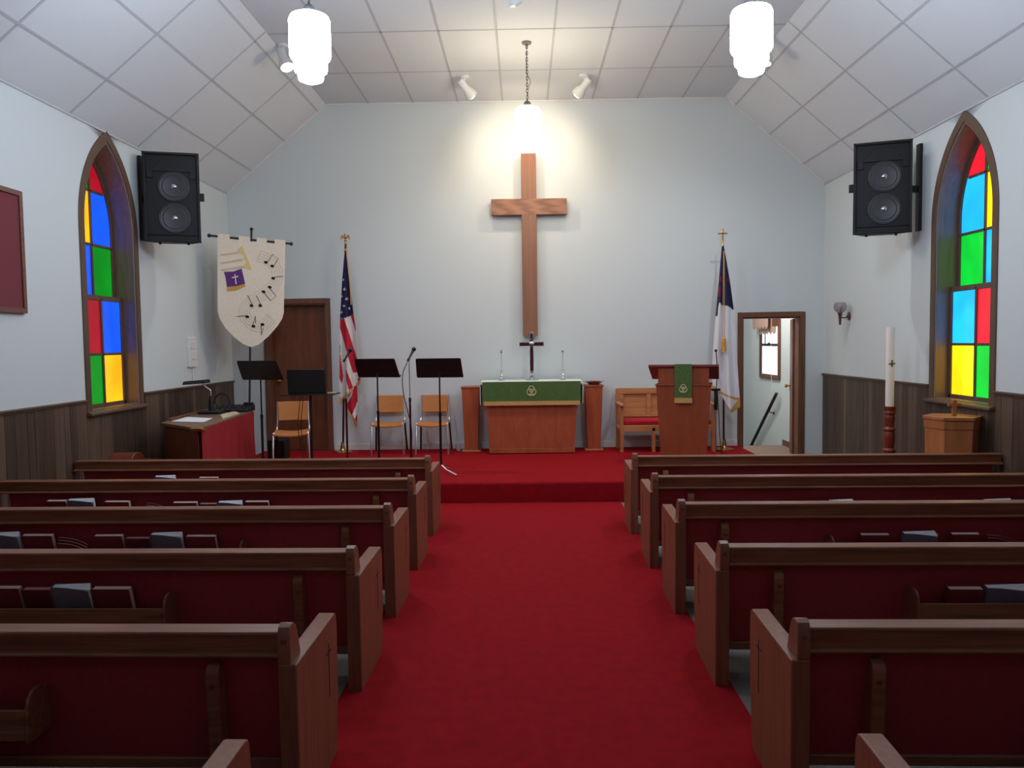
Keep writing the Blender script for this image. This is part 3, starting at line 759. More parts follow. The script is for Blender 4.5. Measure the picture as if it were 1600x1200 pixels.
# ------------------------------------------------------------------ bench behind the pulpit
bn = thing('chancel_bench', 'light oak bench with red seat pad behind the pulpit', 'bench', (1.265, 10.17, P))
W_ = 1.25
for k, xx in enumerate((0, .42, .83, W_ - .045)): B(xx, xx + .045, 0, .05, 0, .615 if k in (0, 3) else .33).build('leg', 'benchz', bn, bevel=.004)
for xx in (0, W_ - .045): MB().hexa([(xx, .43, 0), (xx + .045, .43, 0), (xx + .045, .48, 0), (xx, .48, 0)], [(xx, .455, .82), (xx + .045, .455, .82), (xx + .045, .505, .82), (xx, .505, .82)]).build('back_post', 'benchz', bn, bevel=.004)
for xx in (-.01, W_ - .05): B(xx, xx + .06, -.05, .46, .615, .645).build('armrest', 'bench', bn, bevel=.008)
m = MB(); m.box(.045, W_ - .045, .0, .035, .28, .335); m.box(.045, W_ - .045, .0, .44, .335, .36); m.box(.0, .045, .05, .43, .28, .33); m.box(W_ - .045, W_, .05, .43, .28, .33)
m.build('seat', 'bench', bn, bevel=.004)
B(.05, W_ - .05, .015, .43, .36, .425).build('seat_pad', 'cushion', bn, bevel=.02, seg=3)
m = MB(); m.box(.04, W_ - .04, .474, .482, .43, .81)
m.box(.03, W_ - .03, .445, .49, .745, .825); m.box(.045, W_ - .045, .45, .485, .43, .48)
for xx in (.04, .42, .80, W_ - .10): m.box(xx, xx + .06, .447, .487, .43, .81)
m.build('back_panel', 'bench', bn, bevel=.003)

# ------------------------------------------------------------------ chairs
def chair(loc, rz, label):
    r = thing('stacking_chair', label, 'chair', loc, rz, 'tan vinyl chairs on the platform')
    # front = -y
    for s_ in (-1, 1):
        x = s_ * .20
        MB().tube([(s_ * .215, -.24, 0), (s_ * .205, -.215, .40), (s_ * .20, -.19, .415)], .0125, 10).build('leg', 'chrome', r)
        MB().tube([(s_ * .215, .26, 0), (s_ * .195, .175, .40), (s_ * .19, .16, .415)], .0125, 10).build('leg', 'maroon', r)
        m = MB(); m.tube(spline([(s_ * .20, -.20, .40), (s_ * .198, 0, .405), (s_ * .197, .14, .405), (s_ * .197, .19, .44), (s_ * .19, .205, .52), (s_ * .186, .225, .64), (s_ * .184, .24, .765)]), .0125, 10)
        m.build('side_frame', 'chrome', r)
    def pad(x0, x1, f, name):
        m = MB(); nx, nv = 10, 6; vs = []; 
        for lay in (0, 1):
            for i in range(nx + 1):
                for j in range(nv + 1): vs.append(f(i / nx, j / nv, lay))
        K = (nx + 1) * (nv + 1); fs = []
        ix = lambda l, i, j: l * K + i * (nv + 1) + j
        for i in range(nx):
            for j in range(nv):
                fs += [(ix(0, i, j), ix(0, i + 1, j), ix(0, i + 1, j + 1), ix(0, i, j + 1)), (ix(1, i, j), ix(1, i, j + 1), ix(1, i + 1, j + 1), ix(1, i + 1, j))]
        for i in range(nx): fs += [(ix(0, i, 0), ix(1, i, 0), ix(1, i + 1, 0), ix(0, i + 1, 0)), (ix(0, i, nv), ix(0, i + 1, nv), ix(1, i + 1, nv), ix(1, i, nv))]
        for j in range(nv): fs += [(ix(0, 0, j), ix(0, 0, j + 1), ix(1, 0, j + 1), ix(1, 0, j)), (ix(0, nx, j), ix(1, nx, j), ix(1, nx, j + 1), ix(0, nx, j + 1))]
        m.add(vs, fs); m.build(name, 'tan', r, bevel=.008)
    pad(0, 1, lambda u, v, l: (-.205 + .41 * u, -.235 + .40 * v, .425 - .022 * math.sin(PI * u) - (0 if l else .028) - .012 * (1 - v) ** 3), 'seat')
    pad(0, 1, lambda u, v, l: (-.178 + .356 * u, .212 + .03 * v + .018 * math.sin(PI * u) + (0 if l else -.03), .53 + .235 * v), 'backrest')
    return r
ch = chair((-1.225, 10.40, P), .0, 'tan chair with chrome frame, beside the left pedestal')
dup(ch, (-1.832, 10.41, P), .06, 'tan chair with chrome frame, behind the middle music stand')
dup(ch, (-2.87, 9.47, P), .22, 'tan chair with chrome frame, by the desk and the brown door')

# ------------------------------------------------------------------ music stands
def music_stand(loc, rz, label, first=True, tilt=.5, legs=0):
    r = thing('music_stand', label, 'music stand', loc, rz, 'black music stands')
    w, h = .265, .25
    Mt = Matrix.Translation((0, .05, 1.09)) @ Matrix.Rotation(tilt, 4, 'X')
    d = MB(); d.prism([(-w + .012, 0), (w - .0, 0), (w, .01), (w - .012, h - .012), (w - .022, h), (-w + .022, h), (-w + .01, h - .012), (-w, .012)], 'y', -.006, 0, M_=Mt)
    d.box(-w + .005, w - .005, 0, .05, -.002, .004, M_=Mt)
    d.build('desk', 'desk_black', r, bevel=.002)
    k = MB()
    for s_ in (-.022, .022): k.lathe([(.009, 0), (.009, .006), (0, .008)], n=12, M_=Mt @ Matrix.Translation((s_, -.006, .05)) @ Matrix.Rotation(PI / 2, 4, 'X'))
    k.lathe([(.03, 0), (.03, .003)], n=16, M_=Mt @ Matrix.Translation((0, -.006, .06)) @ Matrix.Rotation(PI / 2, 4, 'X'))
    k.build('knuckle', 'dark_iron', r)
    m = MB(); m.lathe([(.009, .62), (.009, 1.13)], n=10); m.build('upper_tube', 'black', r)
    m = MB(); m.lathe([(.014, .10), (.014, .66), (.017, .665), (.017, .70), (.010, .705)], n=12); m.build('lower_tube', 'maroon' if not first else 'black', r)
    for a in (legs, legs + 2.094, legs + 4.189):
        c_, s_ = math.cos(a), math.sin(a)
        MB().tube([(.012 * c_, .012 * s_, .10), (.10 * c_, .10 * s_, .055), (.27 * c_, .27 * s_, .012)], [.009, .009, .012], 10).build('leg', 'chrome', r)
    return r
st = music_stand((-.945, 8.66, P), -.05, 'black music stand nearest the altar, left of the step', legs=-.72)
r3 = dup(st, (-2.95, 8.62, P), -.26, 'black music stand in front of the banner beside the desk')
r2 = dup(st, (-1.69, 8.9, P), -.26, 'black music stand between the two microphone stands and chairs')
for r_, a_ in ((r2, .5), (r3, 1.0)):
    for c_ in r_.children:
        if c_.name.startswith('leg'): c_.rotation_euler.z = a_
# laptop stand
ls = thing('laptop_stand', 'dark stand with flat tray in front of the brown door', 'stand', (-2.47, 8.9, P))
MB().lathe([(.013, .04), (.013, .9)], n=12).build('pole', 'desk_black', ls)
B(-.31, .31, -.16, .18, .90, .912).build('tray', 'desk_black', ls, bevel=.003)
for a in (.5, 2.6, 4.7): MB().tube([(0, 0, .07), (.26 * math.cos(a), .26 * math.sin(a), .01)], .01, 8).build('leg', 'desk_black', ls)
lp = thing('laptop_computer', 'open black laptop seen from behind on the dark stand', 'laptop', (-2.475, 8.88, P + .912))
B(-.215, .215, -.10, .17, 0, .02).build('base', 'blackp', lp, bevel=.004)
MB().box(-.218, .218, -.004, .004, .0, .272, M_=Matrix.Translation((0, -.105, .015)) @ Matrix.Rotation(.12, 4, 'X')).build('lid', 'blackp', lp, bevel=.004)
m = MB()
for dx in (0, .035): m.tube(spline([(-2.62 + dx, 8.99, P + .905), (-2.63 + dx, 9.0, 1.0), (-2.66 + dx, 9.01, .75), (-2.64 + dx, 9.04, .5), (-2.6 + dx, 9.1, P + .008)]), .004, 6)
tag(m.build('laptop_cable', 'blackp'), 'pair of thin black cables hanging from the laptop tray', 'cable')
m = MB(); m.tube(spline([(-2.27, 8.86, 1.142), (-2.2, 8.84, 1.147), (-2.15, 8.83, 1.15)]), .008, 8)
tag(m.build('power_plug', 'beige'), 'beige plug lying at the right edge of the laptop tray', 'plug')
# microphone stands
def mic_stand(loc, rz, label, lean):
    r = thing('microphone_stand', label, 'microphone stand', loc, rz, 'microphone stands for singers')
    MB().lathe([(.125, 0), (.125, .014), (.03, .03), (.016, .05)], n=32).build('base', 'black', r)
    m = MB(); m.lathe([(.012, .04), (.012, .80), (.015, .805), (.015, .84), (.008, .85)], n=12); m.build('lower_tube', 'maroon', r)
    MB().lathe([(.007, .82), (.007, 1.285)], n=10).build('upper_tube', 'chrome', r)
    d = Vector((.055 * lean, .02, .10)); p = Vector((-.012 * lean, 0, 1.285))
    MB().tube([p - d * .12, p + d * .15], .014, 12).build('clip', 'blackp', r)
    mb = MB(); mb.tube([p, p + d * .8, p + d * 1.05], [.010, .014, .018], 14); mc = mb.build('microphone', 'mesh_grey', r)
    q = p + d * 1.25; MB().ball(q, .026).build('grille', 'blackp', mc)
    return r
mk = mic_stand((-2.07, 8.95, P), 0, 'microphone stand in front of the striped flag', 1)
dup(mk, (-1.325, 8.95, P), .15, 'microphone stand with cable between the two right music stands')
m = MB(); m.tube(spline([(-1.345, 8.95, 1.49), (-1.40, 8.93, 1.35), (-1.40, 8.93, 1.15), (-1.36, 8.94, .95), (-1.31, 8.93, .7), (-1.31, 8.93, .4), (-1.2, 8.88, P + .006), (-1.1, 8.7, P + .006)]), .005, 7)
tag(m.build('microphone_cable', 'blackp'), 'black cable looping down the right microphone stand', 'cable')

# ------------------------------------------------------------------ flags
def flag_sheet(outl_l, outl_r, y0, y1, Y, paint, mats, name, parent, nu=44, nv=150, fold=.035, ph=0, freq=3.2, bot=None):
    """cloth gathered on a pole: left and right outline as (px, py) lists; folds run down the cloth"""
    def at(l, y):
        for a, b in zip(l, l[1:]):
            if a[1] <= y <= b[1]: return a[0] + (b[0] - a[0]) * (y - a[1]) / max(1e-6, b[1] - a[1])
        return l[0][0] if y < l[0][1] else l[-1][0]
    m = MB(); grid = []
    for j in range(nv + 1):
        row = []
        for i in range(nu + 1):
            u, t = i / nu, j / nv
            yb = bot(u) if bot else y1
            py = y0 + (yb - y0) * t
            l, r_ = at(outl_l, py), at(outl_r, py); px = l + (r_ - l) * u
            amp = fold * min(1, t * 2.2 + .12)
            q = U(px, py, Y=Y + amp * math.sin(ph + u * freq * 2 * PI * .5) * (.6 + .4 * t) )
            row.append((q, (px, py)))
        grid.append(row)
    vs = [tuple(c[0]) for r in grid for c in r]; fs = []; mi = []
    for j in range(nv):
        for i in range(nu):
            fs.append((j * (nu + 1) + i, j * (nu + 1) + i + 1, (j + 1) * (nu + 1) + i + 1, (j + 1) * (nu + 1) + i))
            cx = sum(grid[j + a][i + b][1][0] for a in (0, 1) for b in (0, 1)) / 4; cy = sum(grid[j + a][i + b][1][1] for a in (0, 1) for b in (0, 1)) / 4
            k = 0
            for poly, idx in paint:
                if inside((cx, cy), poly): k = idx
            mi.append(k)
    m.add(vs, fs); m.m = mi
    o = m.build(name, mats, parent)
    sm = o.modifiers.new('thickness', 'SOLIDIFY'); sm.thickness = .003; sm.offset = 0
    return o
def star(cx, cy, r, rot=0):
    return [(cx + (r if k % 2 == 0 else r * .4) * math.sin(rot + PI * k / 5), cy - (r if k % 2 == 0 else r * .4) * math.cos(rot + PI * k / 5)) for k in range(10)]
def flag_stand(loc, label, topz, top, lab_c='flag'):
    r = thing('flag_stand', label, lab_c, loc)
    MB().lathe([(.13, 0), (.13, .008), (.10, .018), (.045, .03), (.028, .06), (.03, .08), (.022, .10), (.018, .14)], n=32).build('base', 'brass', r)
    return r
YF = 10.50
fl = flag_stand((-2.492, YF, P), 'striped flag with starred blue canton on brass stand, right of brown door', 3, None)
def rel(o, root):
    for ob in o:
        ob.parent = root; ob.matrix_parent_inverse = Matrix.Translation(root.location).inverted()
pb_, pt_ = U(536, 702, Y=YF), U(540, 381, Y=YF)
sh = MB().tube([pb_, pt_], .014, 12).build('pole', 'maroon'); rel([sh], fl)
ft = U(539.5, 369, Y=YF)
m = MB(); m.ball(ft + Vector((0, 0, -.055)), .02); m.tube([ft + Vector((0, 0, -.13)), ft + Vector((0, 0, -.03))], .010, 8)
m.ball(ft + Vector((0, 0, -.012)), .02, sz=1.5); m.ball(ft + Vector((-.003, -.02, .022)), .011)
for s_ in (-1, 1):
    w_l = [(0, -.02), (s_ * .03, .012), (s_ * .045, .018), (s_ * .065, -.025), (s_ * .058, -.05), (s_ * .045, -.022), (s_ * .02, -.03)]
    m.prism([(ft.x + a, ft.z + b) for a, b in w_l], 'y', ft.y - .008, ft.y + .008)
o = m.build('eagle_finial', 'brass'); rel([o], fl)
L_ = [(539, 388), (537, 410), (534.5, 440), (533, 470), (531.5, 495), (531, 540), (530.5, 590), (530.5, 632)]
R_ = [(541, 388), (543.5, 410), (546.5, 440), (550, 470), (552, 488), (556, 515), (559.5, 550), (563, 590), (563.5, 640)]
paint = [([(500, 380), (600, 380), (600, 488), (552, 490), (547.6, 493.5), (538, 497), (500, 501)], 1)]
paint += [(star(x, y, r, .3), 0) for x, y, r in ((536.5, 437, 2.2), (538.5, 452, 3), (534, 463, 2), (541.8, 467, 3), (537.2, 478, 3), (545.8, 482, 3), (533.5, 488, 2.2), (548.5, 475, 1.5))]
paint += [([(528, 499), (537.5, 497), (547, 526), (557.5, 559), (563, 580), (552, 583), (544, 559), (536, 528), (530.5, 510), (528, 506)], 2),
          ([(548, 493), (552.5, 489), (558, 510), (560, 524), (556, 518)], 2), ([(557, 527), (562, 530), (562, 545), (558.5, 535)], 2),
          ([(528, 553), (531.5, 553), (536.5, 588), (534, 600), (529, 588)], 2),
          ([(539, 572), (542, 580), (551, 604), (546, 612), (540, 590)], 2), ([(559, 590), (566, 588), (566, 604), (559, 604)], 2),
          ([(528, 535), (531.5, 538), (531.5, 552), (528, 552)], 1)]
bot = lambda u: 628 - 29 * u ** 1.1 if u > .12 else 632 - 12 * (.12 - u)
paint.append(([(528, 640), (528, 617), (533, 622), (547, 609), (566, 590), (566, 640)], 3))
o = flag_sheet(L_, R_, 388, 632, YF - .04, paint, ['flag_white', 'navy', 'flag_red', 'fringe'], 'flag_cloth', None, ph=.6, bot=bot); rel([o], fl)
L2 = [(541, 600), (541, 636), (548, 650), (556, 668)]
R2 = [(558, 600), (558.5, 630), (557.5, 668)]
paint = [([(553, 604), (559, 600), (559, 626), (549, 651), (540, 642), (540, 633), (549, 620)], 1), ([(554, 655), (559, 645), (559, 670), (555, 670)], 1), ([(539, 634), (541, 636), (557, 659), (557.5, 672), (553, 672), (539, 640)], 2)]
o = flag_sheet(L2, R2, 600, 668, YF - .015, paint, ['flag_white', 'flag_red', 'fringe'], 'flag_corner', None, 24, 60, .012); rel([o], fl)
m = MB()
for dx in (0, .012): m.tube(spline([U(541 + dx * 50, 390, Y=YF - .07), U(544 + dx * 60, 420, Y=YF - .085), U(547 + dx * 70, 450, Y=YF - .09), U(548.5 + dx * 60, 476, Y=YF - .09)]), .005, 7)
m.ball(U(540.5, 391, Y=YF - .02), .028)
o = m.build('cord', 'fringe'); rel([o], fl)
YG = 10.36
fr = flag_stand((2.682, YG, P), 'white flag with blue canton and cross finial, between pulpit and doorway', 3, None)
pb_, pt_ = U(1131, 699, Y=YG), U(1129.5, 383, Y=YG)
o = MB().tube([pb_, pt_], .013, 12).build('pole', 'maroon'); rel([o], fr)
q = U(1129.2, 381, Y=YG); m = MB()
m.box(q.x - .010, q.x + .010, YG - .006, YG + .006, q.z, q.z + .205); m.box(q.x - .062, q.x + .062, YG - .006, YG + .006, q.z + .125, q.z + .145); m.lathe([(.014, -.03), (.012, .05), (.006, .052)], q, 12)
o = m.build('cross_finial', 'brass', bevel=.002); rel([o], fr)
L_ = [(1128, 385), (1125.5, 412), (1123, 440), (1120.5, 470), (1117.5, 500), (1114, 545), (1112.5, 585), (1112.5, 660)]
R_ = [(1131, 385), (1135.5, 410), (1140.5, 440), (1146, 480), (1149, 520), (1152, 565), (1154.5, 605), (1156.5, 630), (1156.5, 660)]
paint = [([(1100, 380), (1160, 380), (1160, 486), (1147.5, 485.5), (1137, 478), (1129, 477), (1124, 473), (1122.5, 480), (1121.5, 494), (1117, 494), (1100, 494)], 1)]
paint += [([(1123, 433), (1128, 431), (1128.5, 440), (1122.5, 441)], 2), ([(1121.5, 450), (1126, 446), (1126, 462), (1121, 464)], 2), ([(1135, 437), (1139.5, 431), (1142.5, 441), (1137, 442)], 2)]
bt = lambda u: 606 + 30 * min(1, u * 1.5) ** 1.2 + (9 * (1 - abs(u - .68) / .32) if u > .36 else 0)
paint.append(([(1110, 601), (1124, 610), (1140, 619), (1158, 622), (1158, 640), (1145, 635), (1139, 628), (1126, 618), (1110, 612)], 3))
paint.append(([(1110, 600), (1118, 604), (1141, 640), (1158, 626), (1158, 650), (1140, 652), (1110, 625)], 3))
paint.append(([(1123, 614), (1138, 621), (1152, 626), (1143, 637)], 0))
o = flag_sheet(L_, R_, 385, 650, YG - .05, paint, ['flag_white2', 'navy', 'flag_wine', 'fringe'], 'flag_cloth', None, ph=2.2, bot=bt, fold=.04, freq=4.4); rel([o], fr)
m = MB()
for dx in (-.012, .012): m.tube([U(1131, 392, Y=YG - .11) + Vector((dx * .4, 0, 0)), U(1131, 528, Y=YG - .12) + Vector((dx, 0, 0))], .004, 6)
o = m.build('cord', 'fringe'); rel([o], fr)
tp = U(1131, 527, Y=YG - .12)
m = MB(); m.lathe([(.006, .005), (.026, -.02), (.024, -.04), (.030, -.055), (.026, -.07), (.034, -.185), (.0, -.186)], tp, 16); o = m.build('tassel', 'gold'); rel([o], fr)

# ------------------------------------------------------------------ music banner
A_, B_ = U(326, 368, Y=9.52), U(455, 381, Y=10.18)
ex = (B_ - A_); ex.z = 0; ex.normalize(); nb = Vector((ex.y, -ex.x, 0)).normalized()     # nb faces the nave
def bp(px, py, off=0):
    r = ray(px, py); o_ = Vector((0, 0, H)); a = A_ + nb * off
    t = (a - o_).dot(nb) / r.dot(nb); return o_ + r * t
def bc(cx, cy, off=0): return bp(330 + cx / 6.316, 360 + cy / 6.316, off)
base_p = bp(388, 690, -.035); 
bs = thing('processional_banner', 'cream shield-shaped banner with music notes and trumpets on a dark pole', 'banner', (base_p.x, base_p.y, P))
def relb(o): rel([o], bs); return o
bx, by_ = base_p.x, base_p.y
topb = bp(393, 358, -.035)
m = MB(); m.tube([Vector((bx, by_, P + .02)), topb], .013, 10); m.ball(topb, .022); relb(m.build('pole', 'dark_iron'))
m = MB(); m.lathe([(.20, 0), (.20, .012), (.04, .03), (.02, .08)], (bx, by_, P), 24); relb(m.build('foot', 'dark_iron'))
a, b = bp(327, 368, -.02), bp(455, 381, -.02); m = MB(); m.tube([a, b], .014, 10); m.ball(a, .024); m.ball(b, .024); relb(m.build('crossbar', 'dark_iron'))
out = [(340, 371), (339.8, 400), (340, 440), (340, 486), (343, 497), (352, 512), (366, 527), (380, 537.5), (393, 542.5), (405, 538), (420, 525), (434, 509), (441, 498), (443.5, 488), (444, 460), (445, 420), (446, 380)]
def cut(o_): 
    m = MB(); n = len(o_); vs = [bp(x, y, .0) for x, y in o_] + [bp(x, y, -.004) for x, y in o_]
    m.add(vs, [tuple(range(n)), tuple(range(n, 2 * n))[::-1]] + [(i, (i + 1) % n, (i + 1) % n + n, i + n) for i in range(n)]); return m
# top edge with tabs over the crossbar
def tb(x): return 366.5 + (x - 326) * 13 / 129
tabs = [(446, 372.5 + 6), (446, tb(446) - 3), (429, tb(429) - 3), (429, tb(429) + 4), (417, tb(417) + 4), (417, tb(417) - 3), (401, tb(401) - 3), (401, tb(401) + 4), (391, tb(391) + 4), (391, tb(391) - 3), (373, tb(373) - 3), (373, tb(373) + 4), (359, tb(359) + 4), (359, tb(359) - 3), (340.5, tb(340) - 3)]
relb(cut(out[:-1] + tabs).build('cloth', 'banner', smooth=False))
def applique(name, polys, mt, off=.004):
    m = MB()
    for pl in polys:
        n = len(pl); m.add([bc(x, y, off) for x, y in pl] + [bc(x, y, .0005) for x, y in pl], [tuple(range(n)), tuple(range(n, 2 * n))[::-1]] + [(i, (i + 1) % n, (i + 1) % n + n, i + n) for i in range(n)])
    return relb(m.build(name, mt, smooth=False))
applique('trumpet', [[(255, 196), (305, 150), (402, 390), (335, 366), (300, 354), (342, 332), (345, 302), (318, 286), (325, 252), (290, 222)]], 'sand')
for pl in ([(92, 234), (285, 207), (292, 226), (92, 252)], [(92, 316), (298, 278), (320, 300), (92, 332)], [(92, 385), (300, 350), (345, 368), (100, 402)]): applique('trumpet_tube', [pl], 'taupe', .003)
applique('purple_pennant', [[(128, 408), (220, 405), (300, 375), (318, 450), (335, 526), (245, 550), (155, 557), (145, 480)]], 'purple')
applique('pennant_fringe', [[(155, 557), (245, 550), (335, 526), (335, 553), (250, 592), (157, 600)]], 'ochre', .005)
applique('pennant_cross', [[(230, 430), (238, 430), (252, 530), (240, 530)], [(203, 462), (268, 448), (268, 460), (203, 472)]], 'flag_white', .006)
ctr = spline([(470, 248, 0), (560, 290, 0), (630, 360, 0), (655, 440, 0), (625, 530, 0), (540, 610, 0), (430, 680, 0), (355, 740, 0), (328, 805, 0), (350, 875, 0), (420, 935, 0), (500, 945, 0), (590, 865, 0)], 6)
m = MB(); ends = []
for k in (-2, -1, 0, 1, 2):
    ln = []
    for i, c_ in enumerate(ctr):
        t = (ctr[min(i + 1, len(ctr) - 1)] - ctr[max(i - 1, 0)]).normalized()
        ln.append(bc(c_.x - t.y * 26 * k, c_.y + t.x * 26 * k, .002))
    m.tube(ln, .0016, 5); ends.append((ln[0], ln[-1]))
m.tube([ends[0][0], ends[4][0]], .0016, 5); m.tube([ends[0][1], ends[4][1]], .0016, 5)
relb(m.build('staff_lines', 'staff'))
def note(heads, lines):
    m = MB()
    for hx, hy in heads:
        pl = [(hx + 19 * math.cos(a), hy + 14 * math.sin(a) + 3 * math.cos(a)) for a in [2 * PI * i / 14 for i in range(14)]]
        n = 14; m.add([bc(x, y, .006) for x, y in pl] + [bc(x, y, .0005) for x, y in pl], [tuple(range(n)), tuple(range(n, 2 * n))[::-1]] + [(i, (i + 1) % n, (i + 1) % n + n, i + n) for i in range(n)])
    for l in lines: m.tube([bc(x, y, .005) for x, y in l], .0032, 5)
    relb(m.build('music_note', 'ink'))
note([(540, 315), (602, 352)], [[(555, 315), (608, 235), (663, 278), (618, 350)]])
note([(612, 473)], [[(620, 462), (707, 452)]])
note([(578, 560), (517, 605)], [[(580, 570), (640, 648), (588, 692), (520, 612)]])
note([(398, 742)], [[(408, 735), (360, 640)]]); note([(485, 742)], [[(494, 735), (447, 645)]])
note([(357, 852)], [[(350, 842), (250, 848)]])
note([(418, 945)], [[(412, 940), (437, 845), (440, 915)]]); note([(507, 928)], [[(493, 932), (497, 1035), (515, 960)]])

# ------------------------------------------------------------------ desk on the left
Q = [(-3.115, 7.34), (-3.28, 9.28), (-3.90, 9.45), (-3.77, 7.93)]      # near right, far right, far left, near left
dk = thing('console_desk', 'dark wooden desk along the left wall draped with red cloth', 'desk', (-3.48, 8.6, 0))
o_ = Vector((-3.48, 8.6)); Ql = [(x - o_.x, y - o_.y) for x, y in Q]
def qp(z, g=0):
    cx, cy = sum(p[0] for p in Ql) / 4, sum(p[1] for p in Ql) / 4
    return [(x + (g if x > cx else -g), y + (g if y > cy else -g), z) for x, y in Ql]
MB().hexa(qp(0, -.025), qp(.885, -.025)).build('body', 'desk', dk, bevel=.004)
MB().hexa(qp(.885), qp(.915)).build('desktop', 'desktop', dk, bevel=.004)
MB().hexa([(x, y, z) for x, y, z in [(Ql[3][0] - .01, Ql[3][1] + .2, .915), (Ql[3][0] + .02, Ql[3][1] + .2, .915), (Ql[2][0] + .02, Ql[2][1], .915), (Ql[2][0] - .01, Ql[2][1], .875)]],
          [(Ql[3][0] - .01, Ql[3][1] + .2, .94), (Ql[3][0] + .02, Ql[3][1] + .2, .94), (Ql[2][0] + .02, Ql[2][1], .94), (Ql[2][0] - .01, Ql[2][1], .90)]).build('back_ledge', 'desktop', dk)
rc = thing('desk_cloth', 'red cloth hung along the aisle side of the console desk', 'cloth', (-3.48, 8.6, 0))
m = MB(); N = 60; vs = []; d_ = Vector((Ql[1][0] - Ql[0][0], Ql[1][1] - Ql[0][1], 0)); nn = Vector((d_.y, -d_.x, 0)).normalized()
for i in range(N + 1):
    t = .01 + .985 * i / N; b_ = Vector((Ql[0][0], Ql[0][1], 0)) + d_ * t
    for z in (.01, .30, .60, .902):
        a = .012 * (1 - z / .94) + .003
        for k in (0, 1): vs.append(tuple(b_ + nn * (.014 + a * math.sin(i * .62) - .004 * k + (.012 if z < .5 else 0)) + Vector((0, 0, z - (.02 if t < .06 and z > .85 else 0)))))
fs = []; st_ = 8
for i in range(N):
    for j in range(3):
        a = i * st_ + j * 2; b = a + st_
        fs += [(a, b, b + 2, a + 2), (a + 1, a + 3, b + 3, b + 1)]
    a = i * st_; b = a + st_; fs += [(a, a + 1, b + 1, b), (a + 6, b + 6, b + 7, a + 7)]
for j in range(3): fs += [(j * 2, j * 2 + 2, j * 2 + 3, j * 2 + 1), (N * st_ + j * 2, N * st_ + j * 2 + 1, N * st_ + j * 2 + 3, N * st_ + j * 2 + 2)]
m.add(vs, fs); m.build('drape', 'cloth_red', rc)
cl = MB(); pth = Vector((Ql[0][0], Ql[0][1], 0)); cl.box(pth.x - .09, pth.x + .03, pth.y - .008, pth.y + .10, .885, .921); cl.build('corner_clip', 'brass', rc, bevel=.008)
# papers, lamp, keyboard
pq = [U(*q, Z=.917) for q in ((268, 659), (318, 660), (332, 654), (292, 652))]
m = MB(); m.hexa([tuple(v) for v in pq], [(v.x, v.y, .922) for v in pq]); tag(m.build('paper_stack', 'paper'), 'white sheets of paper on the near end of the console desk', 'paper')
lz = .9155; lb = Vector((-3.64, 8.92, lz))
lm = thing('desk_lamp', 'black gooseneck desk lamp on the console desk', 'lamp', (lb.x, lb.y, lz))
B(-.13, .13, -.09, .09, 0, .035).build('base', 'blackp', lm, bevel=.012)
MB().lathe([(.032, .03), (.026, .16), (.016, .21)], n=14).build('stem', 'blackp', lm)
hd = U(308, 597, Y=lb.y) - Vector((lb.x, lb.y, lz))
MB().tube(spline([(0, 0, .2), (.0, -.01, .27), (-.05, -.02, .315), (hd.x + .06, -.02, hd.z + .0)]), .008, 8).build('gooseneck', 'chrome', lm)
MB().hexa([(hd.x - .15, -.07, hd.z - .03), (hd.x + .13, -.07, hd.z - .012), (hd.x + .13, .07, hd.z - .012), (hd.x - .15, .07, hd.z - .03)], [(hd.x - .14, -.05, hd.z + .01), (hd.x + .13, -.05, hd.z + .03), (hd.x + .13, .05, hd.z + .03), (hd.x - .14, .05, hd.z + .01)]).build('lamp_head', 'blackp', lm, bevel=.006)
tag(MB().hexa(*[[(v.x, v.y, z) for v in [U(*q, Z=.9155) for q in ((348, 655), (374, 647), (368, 643), (344, 649))]] for z in (.9155, .924)]).build('folder', 'taupe'), 'tan folder on the desk between lamp and mixer', 'folder')
kb = thing('audio_mixer', 'black sloped audio mixer at the far end of the console desk', 'mixer', (-3.47, 9.20, .9155))
MB().hexa([(-.2, -.13, 0), (.2, -.13, 0), (.2, .13, 0), (-.2, .13, 0)], [(-.2, -.13, .03), (.2, -.13, .03), (.2, .13, .075), (-.2, .13, .075)]).build('body', 'blackp', kb, bevel=.006)
for i in range(6):
    for j in range(3): MB().lathe([(.012, -.004), (.012, .004), (.010, .018), (0, .019)], (-.15 + .06 * i, -.08 + .06 * j, .039 + .0104 * j), 10).build('knob', 'dark_iron', kb)
m = MB(); m.box(.08, .19, .06, .12, .06, .10); m.build('module', 'blackp', kb, bevel=.005)
gp = thing('gooseneck_microphone', 'small black gooseneck on the audio mixer at the wall', 'microphone', (-3.76, 9.30, .9155))
MB().lathe([(.05, 0), (.05, .05), (.035, .08), (.0, .085)], n=12).build('base', 'blackp', gp)
MB().tube(spline([(0, 0, .07), (.02, 0, .16), (.09, 0, .21), (.17, 0, .17), (.20, 0, .08)]), .008, 8).build('gooseneck', 'blackp', gp)
# organ bench at the wall
ob = thing('organ_bench', 'dark reddish bench with curved end between the desk and the left wall', 'bench', (-3.925, 7.50, 0))
MB().prism([(-.15, 0), (.15, 0), (.15, .55), (.13, .62), (.07, .66), (-.03, .67), (-.10, .63), (-.15, .54)], 'x', -.12, .12).build('end_panel', 'desk', ob, bevel=.006)
B(-.11, .11, .14, .46, .50, .54).build('seat', 'desk', ob, bevel=.006)
B(-.11, .11, .42, .46, 0, .50).build('leg', 'desk', ob)
tag(B(-.11, .11, -.12, .12, 0, .26).build('equipment_case', 'blackp', bevel=.01), 'small black equipment case on the platform beside the desk end', 'case').location = (-3.20, 9.97, P)

